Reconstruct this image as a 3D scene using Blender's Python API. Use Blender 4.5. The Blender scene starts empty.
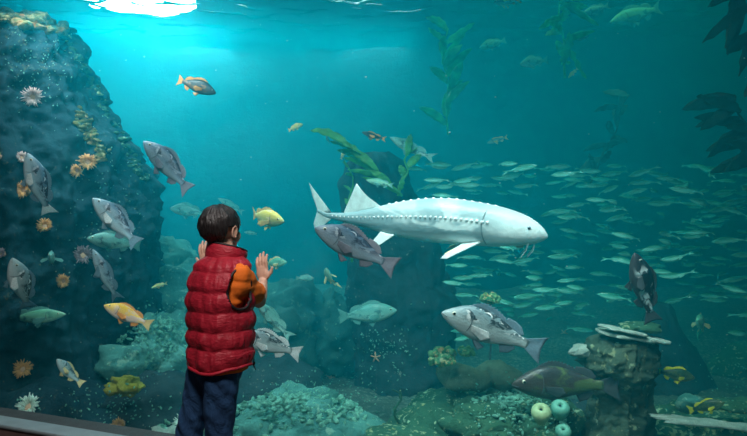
import bpy, bmesh, math, random
from math import sin, cos, pi, radians as R
from mathutils import Vector as V, Matrix, noise
from mathutils.bvhtree import BVHTree

SC = bpy.context.scene
COL = SC.collection
CAMZ = 1.2
F = 600.0
random.seed(11)

def at(px, py, Y):
    return V(((px - 373.5) / F * Y, Y, CAMZ - (py - 218) / F * Y))

def glassY(x):
    return 2.57 - .376 * x

# ------------------------------------------------------------------ materials
MATS = {}
def new_mat(name):
    m = bpy.data.materials.new(name); m.use_nodes = True
    nt = m.node_tree; nt.nodes.clear()
    out = nt.nodes.new('ShaderNodeOutputMaterial')
    return m, nt, out

def bsdf(nt, out, rough=.6, spec=.5):
    b = nt.nodes.new('ShaderNodeBsdfPrincipled')
    b.inputs['Roughness'].default_value = rough
    b.inputs['Specular IOR Level'].default_value = spec
    nt.links.new(b.outputs[0], out.inputs['Surface'])
    return b

def c4(c): return (c[0], c[1], c[2], 1)

def tex_noise(nt, vec, scale, detail=3, rough=.55, dist=0):
    n = nt.nodes.new('ShaderNodeTexNoise')
    n.inputs['Scale'].default_value = scale; n.inputs['Detail'].default_value = detail
    n.inputs['Roughness'].default_value = rough; n.inputs['Distortion'].default_value = dist
    nt.links.new(vec, n.inputs['Vector'])
    return n.outputs['Fac']

def ramp(nt, fac, stops):
    r = nt.nodes.new('ShaderNodeValToRGB')
    e = r.color_ramp.elements
    while len(e) < len(stops): e.new(.5)
    for i, (p, c) in enumerate(stops):
        e[i].position = p; e[i].color = c4(c)
    nt.links.new(fac, r.inputs[0])
    return r.outputs[0]

def mixc(nt, fac, a, b):
    m = nt.nodes.new('ShaderNodeMix'); m.data_type = 'RGBA'
    for s, v in ((0, fac), (6, a), (7, b)):
        if isinstance(v, (tuple, list)): m.inputs[s].default_value = c4(v)
        elif isinstance(v, (int, float)): m.inputs[s].default_value = v
        else: nt.links.new(v, m.inputs[s])
    return m.outputs[2]

def coords(nt, kind='Object', scale=None):
    t = nt.nodes.new('ShaderNodeTexCoord').outputs[kind]
    if scale:
        mp = nt.nodes.new('ShaderNodeMapping'); mp.inputs['Scale'].default_value = scale
        nt.links.new(t, mp.inputs[0]); t = mp.outputs[0]
    return t

def bump(nt, b, h, strength=.4, dist=.02):
    n = nt.nodes.new('ShaderNodeBump')
    n.inputs['Strength'].default_value = strength; n.inputs['Distance'].default_value = dist
    nt.links.new(h, n.inputs['Height']); nt.links.new(n.outputs[0], b.inputs['Normal'])

def math_node(nt, op, a, b=None):
    m = nt.nodes.new('ShaderNodeMath'); m.operation = op
    for i, v in enumerate((a, b)):
        if v is None: continue
        if isinstance(v, (int, float)): m.inputs[i].default_value = v
        else: nt.links.new(v, m.inputs[i])
    return m.outputs[0]

def rock_mat(name, a, b, spots=None, scale=3.0, spot_amt=.62, spot_scale=16):
    m, nt, out = new_mat(name); s = bsdf(nt, out, .85, .25)
    co = coords(nt)
    n1 = tex_noise(nt, co, scale, 8, .7)
    col = ramp(nt, n1, [(.35, a), (.65, b)])
    if spots:
        n2 = tex_noise(nt, co, spot_scale, 4, .6)
        n3 = tex_noise(nt, co, 1.7, 2, .5)
        msk = math_node(nt, 'ADD', math_node(nt, 'MULTIPLY', n3, .35), n2)
        f = ramp(nt, msk, [(spot_amt, (0, 0, 0)), (min(1, spot_amt + .06), (1, 1, 1))])
        n4 = tex_noise(nt, co, spot_scale * .4, 2)
        st = [(i / max(1, len(spots) - 1) * .4 + .3, c) for i, c in enumerate(spots)]
        col = mixc(nt, f, col, ramp(nt, n4, st))
    nt.links.new(col, s.inputs['Base Color'])
    n5 = tex_noise(nt, co, scale * 6, 8, .75)
    bump(nt, s, n5, .9, .04)
    return m

def plain_mat(name, col, rough=.6, spec=.4, var=.15, scale=20, bmp=.2, bdist=.004, trans=0):
    m, nt, out = new_mat(name); s = bsdf(nt, out, rough, spec)
    co = coords(nt)
    n = tex_noise(nt, co, scale, 4)
    d = tuple(c * (1 - var) for c in col); l = tuple(min(1, c * (1 + var)) for c in col)
    cc = ramp(nt, n, [(.3, d), (.7, l)])
    nt.links.new(cc, s.inputs['Base Color'])
    if bmp: bump(nt, s, n, bmp, bdist)
    if trans:
        t = nt.nodes.new('ShaderNodeBsdfTranslucent'); nt.links.new(cc, t.inputs[0])
        mx = nt.nodes.new('ShaderNodeMixShader'); mx.inputs[0].default_value = trans
        nt.links.new(s.outputs[0], mx.inputs[1]); nt.links.new(t.outputs[0], mx.inputs[2])
        nt.links.new(mx.outputs[0], out.inputs['Surface'])
    return m

def fish_mat(name, back, side, belly, blotch=None, amt=.55, scale=7, z0=-.1, z1=.13, rough=.38, blotch2=None, blotch_lo=.0):
    """colouring of a fish: back, flank and belly colours with blotches on the upper flank"""
    m, nt, out = new_mat(name); s = bsdf(nt, out, rough, .5)
    co = coords(nt)
    sep = nt.nodes.new('ShaderNodeSeparateXYZ'); nt.links.new(co, sep.inputs[0])
    mr = nt.nodes.new('ShaderNodeMapRange'); mr.inputs[1].default_value = z0; mr.inputs[2].default_value = z1
    nt.links.new(sep.outputs[2], mr.inputs[0])
    nz = tex_noise(nt, co, 9, 3)
    fac = math_node(nt, 'ADD', mr.outputs[0], math_node(nt, 'MULTIPLY', math_node(nt, 'SUBTRACT', nz, .5), .35))
    col = ramp(nt, fac, [(.05, belly), (.45, side), (.95, back)])
    if blotch:
        n2 = tex_noise(nt, coords(nt, 'Object', (.75, .3, 1.5)), scale * 1.7, 3, .55, .9)
        up = ramp(nt, mr.outputs[0], [(max(0, blotch_lo), (0, 0, 0)), (min(1, max(0, blotch_lo) + .22), (1, 1, 1))])
        mx_ = nt.nodes.new('ShaderNodeMapRange'); mx_.inputs[1].default_value = .34; mx_.inputs[2].default_value = .24
        nt.links.new(sep.outputs[0], mx_.inputs[0])
        up = math_node(nt, 'MULTIPLY', up, mx_.outputs[0])
        f = ramp(nt, n2, [(amt - .05, (0, 0, 0)), (amt + .03, (1, 1, 1))])
        ff = math_node(nt, 'MULTIPLY', f, up)
        col = mixc(nt, ff, col, blotch)
        if blotch2:
            n3 = tex_noise(nt, coords(nt, 'Object', (.7, .3, 1.1)), scale * 3.0, 2, .6, .5)
            f3 = ramp(nt, n3, [(.56, (0, 0, 0)), (.60, (1, 1, 1))])
            col = mixc(nt, math_node(nt, 'MULTIPLY', f3, ff), col, blotch2)
    nt.links.new(col, s.inputs['Base Color'])
    v = nt.nodes.new('ShaderNodeTexVoronoi'); v.inputs['Scale'].default_value = 55
    nt.links.new(co, v.inputs['Vector'])
    bump(nt, s, v.outputs['Distance'], .25, .006)
    return m

# ------------------------------------------------------------------ object helpers
def link(name, me, mat=None, parent=None, smooth=True):
    o = bpy.data.objects.new(name, me); COL.objects.link(o)
    if mat is not None and not me.materials: me.materials.append(mat)
    if smooth and me.polygons:
        me.polygons.foreach_set('use_smooth', [True] * len(me.polygons))
    if parent is not None: o.parent = parent
    return o

def mesh(name, verts, faces):
    me = bpy.data.meshes.new(name); me.from_pydata([tuple(v) for v in verts], [], faces); me.update()
    return me

class MB:
    """collects shapes into one mesh"""
    def __init__(s): s.v = []; s.f = []
    def add(s, verts, faces, M=None):
        o = len(s.v)
        s.v += [(M @ V(v)) if M is not None else V(v) for v in verts]
        s.f += [tuple(i + o for i in f) for f in faces]
        return s
    def loft(s, rings, cap=True, closed=True):
        n = len(rings[0]); vs = [p for r in rings for p in r]; fs = []
        for i in range(len(rings) - 1):
            for j in range(n if closed else n - 1):
                k = (j + 1) % n
                fs.append((i * n + j, i * n + k, (i + 1) * n + k, (i + 1) * n + j))
        if cap:
            fs.append(tuple(range(n))[::-1]); fs.append(tuple((len(rings) - 1) * n + j for j in range(n)))
        return s.add(vs, fs)
    def tube(s, pts, rad, n=8):
        pts = [V(p) for p in pts]; rings = []
        if isinstance(rad, (int, float)): rad = [rad] * len(pts)
        u = None
        for i, p in enumerate(pts):
            t = (pts[min(i + 1, len(pts) - 1)] - pts[max(i - 1, 0)]).normalized()
            if u is None: u = t.orthogonal().normalized()
            else: u = (u - t * u.dot(t)).normalized()
            w = t.cross(u)
            rings.append([p + (u * cos(2 * pi * k / n) + w * sin(2 * pi * k / n)) * rad[i] for k in range(n)])
        return s.loft(rings)
    def ell(s, c, r, M=None, nu=20, nv=12):
        c = V(c); rings = []
        if isinstance(r, (int, float)): r = (r, r, r)
        vs = []; fs = []
        for i in range(1, nv):
            a = pi * i / nv
            for j in range(nu):
                b = 2 * pi * j / nu
                vs.append(V((sin(a) * cos(b) * r[0], sin(a) * sin(b) * r[1], cos(a) * r[2])))
        top = len(vs); vs.append(V((0, 0, r[2]))); vs.append(V((0, 0, -r[2])))
        for i in range(nv - 2):
            for j in range(nu):
                k = (j + 1) % nu
                fs.append((i * nu + j, (i + 1) * nu + j, (i + 1) * nu + k, i * nu + k))
        for j in range(nu):
            k = (j + 1) % nu
            fs.append((top, j, k)); fs.append((top + 1, (nv - 2) * nu + k, (nv - 2) * nu + j))
        T = Matrix.Translation(c) @ (M.to_4x4() if M is not None else Matrix.Identity(4))
        return s.add(vs, fs, T)
    def cap(s, a, b, ra, rb, n=14):
        """tapered capsule"""
        a = V(a); b = V(b); s.tube([a, b], [ra, rb], n); s.ell(a, ra, nu=n, nv=8); s.ell(b, rb, nu=n, nv=8); return s
    def box(s, lo, hi):
        x0, y0, z0 = lo; x1, y1, z1 = hi
        return s.add([(x0,y0,z0),(x1,y0,z0),(x1,y1,z0),(x0,y1,z0),(x0,y0,z1),(x1,y0,z1),(x1,y1,z1),(x0,y1,z1)],
                     [(0,3,2,1),(4,5,6,7),(0,1,5,4),(1,2,6,5),(2,3,7,6),(3,0,4,7)])
    def build(s, name, mat, parent=None, smooth=True):
        me = mesh(name, s.v, s.f)
        return link(name, me, mat, parent, smooth)

def empty(name, loc=(0, 0, 0)):
    o = bpy.data.objects.new(name, None); COL.objects.link(o); o.location = loc; o.empty_display_size = .05
    return o

def tag(o, label=None, cat=None, group=None, kind=None):
    if label: o['label'] = label
    if cat: o['category'] = cat
    if group: o['group'] = group
    if kind: o['kind'] = kind
    return o

def structure(o, label, cat):
    return tag(o, label, cat, kind='structure')

def remesh(mb, name, voxel, mat, parent=None, smooth=4, disp=None):
    """union of all shapes collected in mb as one continuous skin"""
    me = mesh(name, mb.v, mb.f)
    o = bpy.data.objects.new(name, me); COL.objects.link(o)
    r = o.modifiers.new('r', 'REMESH'); r.mode = 'VOXEL'; r.voxel_size = voxel
    if smooth:
        sm = o.modifiers.new('s', 'SMOOTH'); sm.iterations = smooth; sm.factor = .5
    dg = bpy.context.evaluated_depsgraph_get()
    me2 = bpy.data.meshes.new_from_object(o.evaluated_get(dg))
    bpy.data.objects.remove(o); me2.name = name
    if disp:
        ns = [v.normal.copy() for v in me2.vertices]
        for v, n in zip(me2.vertices, ns): v.co += n * disp(v.co)
        me2.update()
    me2.materials.clear()
    return link(name, me2, mat, parent)

def fbm(p, oct=4, h=.9):
    return noise.fractal(p, h, 2.1, oct)

# ------------------------------------------------------------------ camera
cam = bpy.data.cameras.new('camera'); cam.sensor_width = 36; cam.lens = F / 747 * 36
co = bpy.data.objects.new('camera', cam); COL.objects.link(co)
co.location = (0, 0, CAMZ); co.rotation_euler = (R(90), 0, 0)
SC.camera = co

# ------------------------------------------------------------------ room and tank shell
m_floor = rock_mat('floor_paving', (.09, .055, .05), (.13, .08, .07), None, 5)
m_wall = plain_mat('dark_painted_wall', (.05, .05, .055), .8)
m_curb = plain_mat('brown_curb_paint', (.16, .095, .09), .6, var=.25, scale=8)
m_ledge = plain_mat('pale_ledge_stone', (.22, .27, .29), .6, var=.12, scale=12)
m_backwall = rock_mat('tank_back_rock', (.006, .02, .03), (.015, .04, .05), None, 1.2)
m_sand = rock_mat('seabed_gravel', (.05, .08, .07), (.12, .15, .12), [(.3, .35, .3), (.12, .2, .15)], 4, .72, 30)

XL, XR = -6.2, 6.6       # tank sides
YB = 9.6                 # tank back
ZS = 4.1                 # water surface
ZB = -.75                # tank bottom

def quad_prism(pts, z0, z1):
    n = len(pts); mb = MB()
    return mb.loft([[V((x, y, z0)) for x, y in pts], [V((x, y, z1)) for x, y in pts]])

gx0, gx1 = -4.6, 3.6
def gp(x, off=0):      # a point of the glass line shifted `off` metres into the tank
    return (x + .352 * off, glassY(x) + .936 * off)

fl = quad_prism([(-5.5, -2.5), (5.0, -2.5), gp(5.0), gp(-5.5)], -.12, 0).build('floor', m_floor, smooth=False)
structure(fl, 'dark reddish brown gallery floor in front of the tank', 'floor')
cl = quad_prism([(-5.5, -2.5), (5.0, -2.5), gp(5.0), gp(-5.5)], 3.3, 3.4).build('ceiling', m_wall, smooth=False)
structure(cl, 'dark gallery ceiling above the visitors', 'ceiling')
cb = quad_prism([gp(-5.5, -.105), gp(5, -.105), gp(5, -.02), gp(-5.5, -.02)], 0, .078).build('baseboard_front', m_curb, smooth=False)
structure(cb, 'low dark brown curb under the viewing glass', 'curb')
mb = quad_prism([gp(-5.5, -.115), gp(5, -.115), gp(5, .0), gp(-5.5, .0)], .078, .1)
ld = mb.build('trim_1', m_ledge, smooth=False)
bv = ld.modifiers.new('b', 'BEVEL'); bv.width = .008; bv.segments = 2
structure(ld, 'pale stone ledge running along the foot of the glass', 'ledge')
structure(quad_prism([gp(-5.5, 0), gp(5, 0), gp(5, .25), gp(-5.5, .25)], 2.95, 4.6).build('wall_front', m_wall, smooth=False), 'dark header wall above the viewing glass', 'wall')
structure(quad_prism([gp(-5.5, .0), gp(5, .0), gp(5, .12), gp(-5.5, .12)], ZB, .09).build('wall_front_lower', m_wall, smooth=False), 'concrete upstand below the viewing glass', 'wall')
# tank side and back walls: rough rock faces
def rock_wall(name, p0, p1, z0, z1, th, nrm, label, amp=.25, res=46):
    p0 = V(p0); p1 = V(p1); nrm = V(nrm); vs = []; fs = []
    nz = 24
    for i in range(res + 1):
        for j in range(nz + 1):
            p = p0.lerp(p1, i / res); p.z = z0 + (z1 - z0) * j / nz
            vs.append(p + nrm * (fbm(p * .9) * amp + abs(fbm(p * 2.3 + V((5, 0, 0)))) * .1))
    n1 = len(vs)
    for i in range(res + 1):
        for j in range(nz + 1):
            p = p0.lerp(p1, i / res); p.z = z0 + (z1 - z0) * j / nz
            vs.append(p - nrm * th)
    w = nz + 1
    for i in range(res):
        for j in range(nz):
            a = i * w + j
            fs.append((a, a + w, a + w + 1, a + 1)); fs.append((n1 + a, n1 + a + 1, n1 + a + w + 1, n1 + a + w))
    for i in range(res):
        a = i * w; fs.append((a, n1 + a, n1 + a + w, a + w)); a = i * w + nz; fs.append((a, a + w, n1 + a + w, n1 + a))
    for j in range(nz):
        a = j; fs.append((a, a + 1, n1 + a + 1, n1 + a)); a = res * w + j; fs.append((a, n1 + a, n1 + a + 1, a + 1))
    o = link(name, mesh(name, vs, fs), m_backwall)
    structure(o, label, 'wall')
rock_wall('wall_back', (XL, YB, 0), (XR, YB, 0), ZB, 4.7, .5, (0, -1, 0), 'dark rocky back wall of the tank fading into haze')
rock_wall('wall_left', (XL, 2.4, 0), (XL, YB, 0), ZB, 4.7, .4, (1, 0, 0), 'dark rocky left side wall of the tank')
rock_wall('wall_right', (XR, .0, 0), (XR, YB, 0), ZB, 4.7, .4, (-1, 0, 0), 'dark rocky right side wall of the tank')
# seabed
def seabed():
    nx, ny = 110, 80; vs = []; fs = []
    x0, x1, y0, y1 = XL, XR, .4, YB
    def hz(x, y):
        z = -.42 + .10 * fbm(V((x * .7, y * .7, 0))) + .03 * fbm(V((x * 4, y * 4, 3)))
        z += .55 * max(0, (y - 6.5) / 3) ** 1.5
        return z
    for i in range(nx + 1):
        for j in range(ny + 1):
            x = x0 + (x1 - x0) * i / nx
            ya = max(y0, glassY(x) + .1)
            y = ya + (y1 - ya) * j / ny
            vs.append((x, y, hz(x, y)))
    n1 = len(vs)
    vs += [(v[0], v[1], ZB) for v in vs]
    w = ny + 1
    for i in range(nx):
        for j in range(ny):
            a = i * w + j; fs.append((a, a + w, a + w + 1, a + 1))
    for i in range(nx):
        a = i * w; fs.append((a, n1 + a, n1 + a + w, a + w)); a = i * w + ny; fs.append((a, a + w, n1 + a + w, n1 + a))
    o = link('seabed_ground', mesh('seabed', vs, fs), m_sand)
    structure(o, 'uneven gravel seabed of the tank', 'seabed')
    return o
seabed_o = seabed()

# glass
m, nt, out = new_mat('viewing_glass')
tr = nt.nodes.new('ShaderNodeBsdfTransparent'); tr.inputs[0].default_value = (.985, 1, 1, 1)
gl = nt.nodes.new('ShaderNodeBsdfGlossy'); gl.inputs['Roughness'].default_value = .03
mx = nt.nodes.new('ShaderNodeMixShader'); mx.inputs[0].default_value = .012
nt.links.new(tr.outputs[0], mx.inputs[1]); nt.links.new(gl.outputs[0], mx.inputs[2]); nt.links.new(mx.outputs[0], out.inputs['Surface'])
g = quad_prism([gp(gx0 - .9, 0), gp(gx1 + 1.4, 0), gp(gx1 + 1.4, .04), gp(gx0 - .9, .04)], .1, 2.95).build('window_1', m, smooth=False)
structure(g, 'huge clear viewing window between the boy and the fish', 'window')

# water body
m, nt, out = new_mat('sea_water')
vs_ = nt.nodes.new('ShaderNodeVolumeScatter'); vs_.inputs['Color'].default_value = (.003, .77, 1.0, 1); vs_.inputs['Density'].default_value = .10
vs_.inputs['Anisotropy'].default_value = 0.35
va = nt.nodes.new('ShaderNodeVolumeAbsorption'); va.inputs['Color'].default_value = (0.0, .84, .89, 1); va.inputs['Density'].default_value = .165
ad = nt.nodes.new('ShaderNodeAddShader')
nt.links.new(vs_.outputs[0], ad.inputs[0]); nt.links.new(va.outputs[0], ad.inputs[1]); nt.links.new(ad.outputs[0], out.inputs['Volume'])
m.cycles.homogeneous_volume = True if hasattr(m, 'cycles') and hasattr(m.cycles, 'homogeneous_volume') else False
w = quad_prism([gp(gx0 - 1, .045), gp(gx1 + 1.4, .045), (XR, YB + .3), (XL, YB + .3)], ZB, ZS - .03).build('water', m, smooth=False)
structure(w, 'clear teal sea water filling the tank', 'water')

# water surface seen from below
m, nt, out = new_mat('rippled_surface')
tr = nt.nodes.new('ShaderNodeBsdfRefraction'); tr.inputs['IOR'].default_value = 1.03; tr.inputs['Roughness'].default_value = .05
gl = nt.nodes.new('ShaderNodeBsdfGlossy'); gl.inputs['Roughness'].default_value = .08
mx = nt.nodes.new('ShaderNodeMixShader'); mx.inputs[0].default_value = .35
nt.links.new(tr.outputs[0], mx.inputs[1]); nt.links.new(gl.outputs[0], mx.inputs[2]); nt.links.new(mx.outputs[0], out.inputs['Surface'])
vs = []; fs = []; nx, ny = 200, 150
for i in range(nx + 1):
    for j in range(ny + 1):
        x = XL + (XR - XL) * i / nx; y = 2.0 + (YB - 2.0) * j / ny
        vs.append((x, y, ZS + .05 * noise.noise(V((x * 2.2, y * 2.6, 0))) + .022 * noise.noise(V((x * 6, y * 7, 4)))))
for i in range(nx):
    for j in range(ny):
        a = i * (ny + 1) + j; fs.append((a, a + ny + 1, a + ny + 2, a + 1))
o = link('water_surface', mesh('water_surface', vs, fs), m)
structure(o, 'rippling water surface catching light at the top', 'water')

# ------------------------------------------------------------------ lights
def area(name, loc, target, size, power, col, size_y=None):
    l = bpy.data.lights.new(name, 'AREA'); l.energy = power; l.color = col; l.size = size
    if size_y: l.shape = 'RECTANGLE'; l.size_y = size_y
    o = bpy.data.objects.new(name, l); COL.objects.link(o); o.location = loc
    o.rotation_euler = (V(target) - V(loc)).to_track_quat('-Z', 'Y').to_euler()
    return o
def spread(o, a):
    o.data.spread = R(a); return o
LIGHTS = dict(
    sky=area('skylight', (-3.2, 8.75, 3.98), (-2.9, 8.2, 0), 2.4, 125, (.70, 1, 1), 1.0),
    sky2=area('skylight', (-1.4, 8.6, 3.98), (-1.2, 8.0, 0), 4.2, 115, (.70, 1, 1), 1.0),
    near=spread(area('tank_fill', gp(-1.9, .4) + (3.2,), gp(-1.5, 1.6) + (.6,), 3.0, 56, (.90, .96, 1), .3), 100),  # added unseen fill that brightens the fronts of the left-hand fish
    near2=spread(area('tank_fill', gp(.35, .4) + (3.2,), gp(.35, 1.7) + (.8,), 2.0, 35, (.98, .97, .97), .3), 66),  # added unseen fill for the near side of the sturgeon
    shoal=spread(area('tank_fill', (2.8, 6.2, 4.0), (2.8, 6.4, 0), 4.0, 22, (.3, 1, .55), 1.6), 120),  # added green fill, tints the water and fish around the shoal
    room=area('gallery_lamp', (-.35, .8, 3.15), (-.6, 2.4, .8), .6, 75, (1, .95, .9)),
)
m, nt, out = new_mat('lamp_glow')
em = nt.nodes.new('ShaderNodeEmission'); em.inputs[0].default_value = (.85, 1, 1, 1); em.inputs[1].default_value = 30
nt.links.new(em.outputs[0], out.inputs['Surface'])
pan = MB().loft([[V((-3.42 + cos(2 * pi * k / 40) * .80 * q, 8.8 + sin(2 * pi * k / 40) * .55 * q, z)) for k in range(40)] for q, z in ((1, 4.28), (1, 4.34))]).build('overhead_lamp', m)
tag(pan, 'brilliant white overhead lamp glaring through the surface at the top left', 'lamp')
wd = bpy.data.worlds.new('world'); SC.world = wd; wd.use_nodes = True
wd.node_tree.nodes['Background'].inputs[0].default_value = (.10, .5, .55, 1)
wd.node_tree.nodes['Background'].inputs[1].default_value = .05

# ------------------------------------------------------------------ rocks
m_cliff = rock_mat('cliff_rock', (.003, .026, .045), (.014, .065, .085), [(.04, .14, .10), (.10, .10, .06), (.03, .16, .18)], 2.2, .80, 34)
m_growth = rock_mat('encrusting_growth', (.05, .10, .04), (.28, .26, .07), [(.5, .22, .07), (.45, .42, .2), (.08, .25, .15)], 9, .66, 25)
m_dark = rock_mat('dark_rock', (.012, .03, .04), (.035, .065, .075), [(.3, .5, .45), (.3, .25, .12)], 2.5, .86, 26)
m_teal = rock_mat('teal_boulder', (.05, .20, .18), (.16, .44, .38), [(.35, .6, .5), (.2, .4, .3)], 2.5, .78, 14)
m_green = rock_mat('algae_rock', (.02, .08, .045), (.06, .19, .11), [(.45, .7, .5), (.35, .4, .15)], 4, .76, 24)
m_grey = rock_mat('grey_green_rock', (.035, .065, .045), (.10, .15, .10), [(.45, .6, .45), (.25, .28, .1)], 4, .78, 20)
m_pale = rock_mat('pale_crust', (.35, .5, .42), (.75, .85, .75), None, 12)
m_chips = rock_mat('shell_chips', (.10, .40, .30), (.45, .95, .75), None, 30)

ROCKS = []
def displaced(name, fn, mat, nu, nv, label, cat, group=None, kind=None, parent=None):
    """closed surface over angle u and height v"""
    rings = [[fn(2 * pi * k / nu, j / nv) for k in range(nu)] for j in range(nv + 1)]
    o = MB().loft(rings).build(name, mat, parent)
    if parent is None: tag(o, label, cat, group, kind); ROCKS.append(o)
    return o

def lerp_tab(tab, t):
    for (a, b) in zip(tab, tab[1:]):
        if t <= b[0]:
            k = (t - a[0]) / (b[0] - a[0]); k = max(0, min(1, k))
            return [a[i] + (b[i] - a[i]) * k for i in range(1, len(a))]
    return list(tab[-1][1:])

def pillar(name, tab, mat, label, amp=.12, nu=90, nv=90, seed=0, freq=1.6, cat='rock'):
    """tab rows: z, x centre, y centre, x radius, y radius"""
    z0, z1 = tab[0][0], tab[-1][0]
    def fn(u, t):
        z = z0 + (z1 - z0) * t
        cx, cy, rx, ry = lerp_tab(tab, z)
        d = V((cos(u), sin(u), 0))
        p = V((cx + rx * d.x, cy + ry * d.y, z))
        q = p * freq + V((seed, 0, 0))
        k = fbm(q) * amp + fbm(q * 4) * amp * .34 + (fbm(q * 13) * amp * .12 if nu > 200 else 0) + (abs(noise.noise(V((u * 9, z * .8, seed)))) - .3) * amp * 1.0
        if t > .93: k -= .0
        return p + V((d.x, d.y, .3 * sin(seed + u * 3))) * k
    return displaced(name, fn, mat, nu, nv, label, cat)

def boulder(name, c, r, mat, label, amp=.25, seed=0, freq=None, cat='rock', group=None, kind=None, nu=48, nv=30, parent=None):
    c = V(c); freq = freq or 1.3 / max(r)
    def fn(u, t):
        a = pi * (.004 + .992 * t) - pi / 2
        d = V((cos(a) * cos(u), cos(a) * sin(u), sin(a)))
        k = 1 + amp * fbm(V((d.x * r[0], d.y * r[1], d.z * r[2])) * freq * 1.6 + V((seed * 7.3, 0, 0)), 5)
        return c + V((d.x * r[0] * k, d.y * r[1] * k, d.z * r[2] * k))
    return displaced(name, fn, mat, nu, nv, label, cat, group, kind, parent)

# big cliff at the left: right edge follows (62,20)-(100,90)-(158,190)-(160,260)
def cliffrow(py, pxr, Y=4.9, xl=-4.6, ry=1.0):
    p = at(pxr, py, Y); return (p.z, (xl + p.x) / 2, Y + .35, (p.x - xl) / 2, ry)
tabs = sorted([cliffrow(480, 140), cliffrow(400, 140), cliffrow(330, 138), cliffrow(250, 142, ry=.95), cliffrow(200, 144), cliffrow(170, 132, ry=.85), cliffrow(120, 98, ry=.8),
               cliffrow(70, 74, ry=.7), cliffrow(30, 60, ry=.6), cliffrow(17, 50, ry=.5), cliffrow(6, 24, ry=.35)])
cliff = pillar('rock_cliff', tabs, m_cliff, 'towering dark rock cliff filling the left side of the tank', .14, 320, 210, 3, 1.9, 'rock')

# middle pillar behind the sturgeon
def prow(py, x0, x1, Y=5.7, ry=.45):
    a = at(x0, py, Y); b = at(x1, py, Y); return (a.z, (a.x + b.x) / 2, Y + .3, (b.x - a.x) / 2, ry)
tabs = sorted([prow(455, 345, 470), prow(400, 352, 462), prow(330, 350, 458), prow(290, 345, 456), prow(255, 350, 446), prow(225, 342, 432), prow(185, 340, 412), prow(163, 346, 400), prow(150, 362, 385, ry=.15)])
pillar('rock_outcrop', tabs, m_dark, 'tall dark rock pillar rising behind the sturgeon', .09, 90, 90, 9, 2.2)

# boulder ridge behind the boy
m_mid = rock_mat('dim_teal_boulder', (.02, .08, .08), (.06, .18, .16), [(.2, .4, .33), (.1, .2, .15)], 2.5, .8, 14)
B = 'rounded teal boulders of the ridge behind the boy'
for i, (px, py, Y, rx, rz, lab) in enumerate([
    (160, 268, 6.2, .36, .30, 'arched teal boulder topping the heap between the cliff and the boy'),
    (180, 300, 5.7, .42, .34, 'broad teal boulder just beside the red vest, under the arched one'),
    (140, 300, 6.0, .34, .30, 'teal boulder against the cliff behind the orange and yellow fish'),
    (215, 300, 6.6, .45, .36, 'teal boulder hidden mostly behind the red vest'),
    (293, 312, 6.3, .36, .33, 'rounded dark teal boulder right of the raised hands'),
    (335, 335, 6.4, .40, .40, 'dark teal boulder at the foot of the tall pillar'),
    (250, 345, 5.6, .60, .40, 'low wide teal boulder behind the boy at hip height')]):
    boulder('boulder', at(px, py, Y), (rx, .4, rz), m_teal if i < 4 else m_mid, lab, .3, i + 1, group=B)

# rubble mounds
def chips(c, r, n, mat, label, size=(.012, .035), seed=1, name='shell_rubble'):
    """loose shells lying over a mound"""
    rnd = random.Random(seed); mb = MB(); c = V(c)
    for _ in range(n):
        a = rnd.uniform(0, 2 * pi); e = rnd.uniform(.1, 1) ** .7 * pi / 2
        d = V((cos(e) * cos(a), cos(e) * sin(a), sin(e)))
        p = c + V((d.x * r[0], d.y * r[1], d.z * r[2])) * rnd.uniform(.96, 1.06)
        s = rnd.uniform(*size)
        M = Matrix.Rotation(rnd.uniform(0, 6), 3, 'X') @ Matrix.Rotation(rnd.uniform(0, 6), 3, 'Z')
        mb.ell(p, (s, s * rnd.uniform(.4, .8), s * .3), M, 6, 4)
    o = mb.build(name, mat); tag(o, label, 'shells', None, 'stuff'); return o

mounds = [
    (at(158, 372, 5.0), (.42, .45, .42), 420, m_teal, 'speckled rock slope below the orange and yellow fish', 'pale shells strewn on the slope left of the red vest'),
    (at(296, 432, 4.4), (.55, .45, .26), 900, m_teal, 'low mound of bright teal rubble right of the jeans', 'bright teal shell rubble on the mound right of the jeans'),
    (at(170, 440, 4.3), (.30, .3, .17), 260, m_pale, 'whitish crusted mound beside the left leg of the jeans', 'whitish rubble beside the left leg of the jeans'),
    (at(512, 428, 4.2), (.42, .4, .20), 330, m_green, 'green algae rock with shells left of the pale anemones', 'shells on the green rock left of the pale anemones'),
]
for i, (c, r, n, mt, l1, l2) in enumerate(mounds):
    boulder('rock_mound', c, r, mt, l1, .42, 20 + i, nu=72, nv=44)
    chips(c, r, n, m_chips, l2, seed=i + 3, size=(.010, .032))

# bottom left dark reef
boulder('reef_rock', at(60, 440, 4.5), (.9, .6, .45), m_cliff, 'dark low reef along the foot of the cliff', .3, 31, nu=70)
boulder('reef_rock', at(160, 405, 4.6), (.42, .5, .25), m_dark, 'dark shadowed rock between yellow sponge and the boy', .25, 32)
boulder('reef_rock', at(240, 400, 5.0), (.7, .5, .35), m_dark, 'dark low rock behind the boy\'s legs', .25, 33)
# green slope and right-hand reef
boulder('reef_rock', at(455, 440, 4.6), (.48, .5, .36), m_green, 'green sloping rock below the coral log', .2, 34, nu=70)
boulder('reef_rock', at(400, 450, 4.2), (.5, .3, .14), m_green, 'low green ridge running down toward the pillar foot', .2, 35)
boulder('reef_rock', at(570, 440, 4.9), (.55, .5, .30), m_dark, 'dark rock behind the pale anemones', .2, 36)
boulder('reef_rock', at(700, 445, 4.6), (.7, .5, .30), m_green, 'green dark rock under the slanted shelf', .25, 37)
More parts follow.
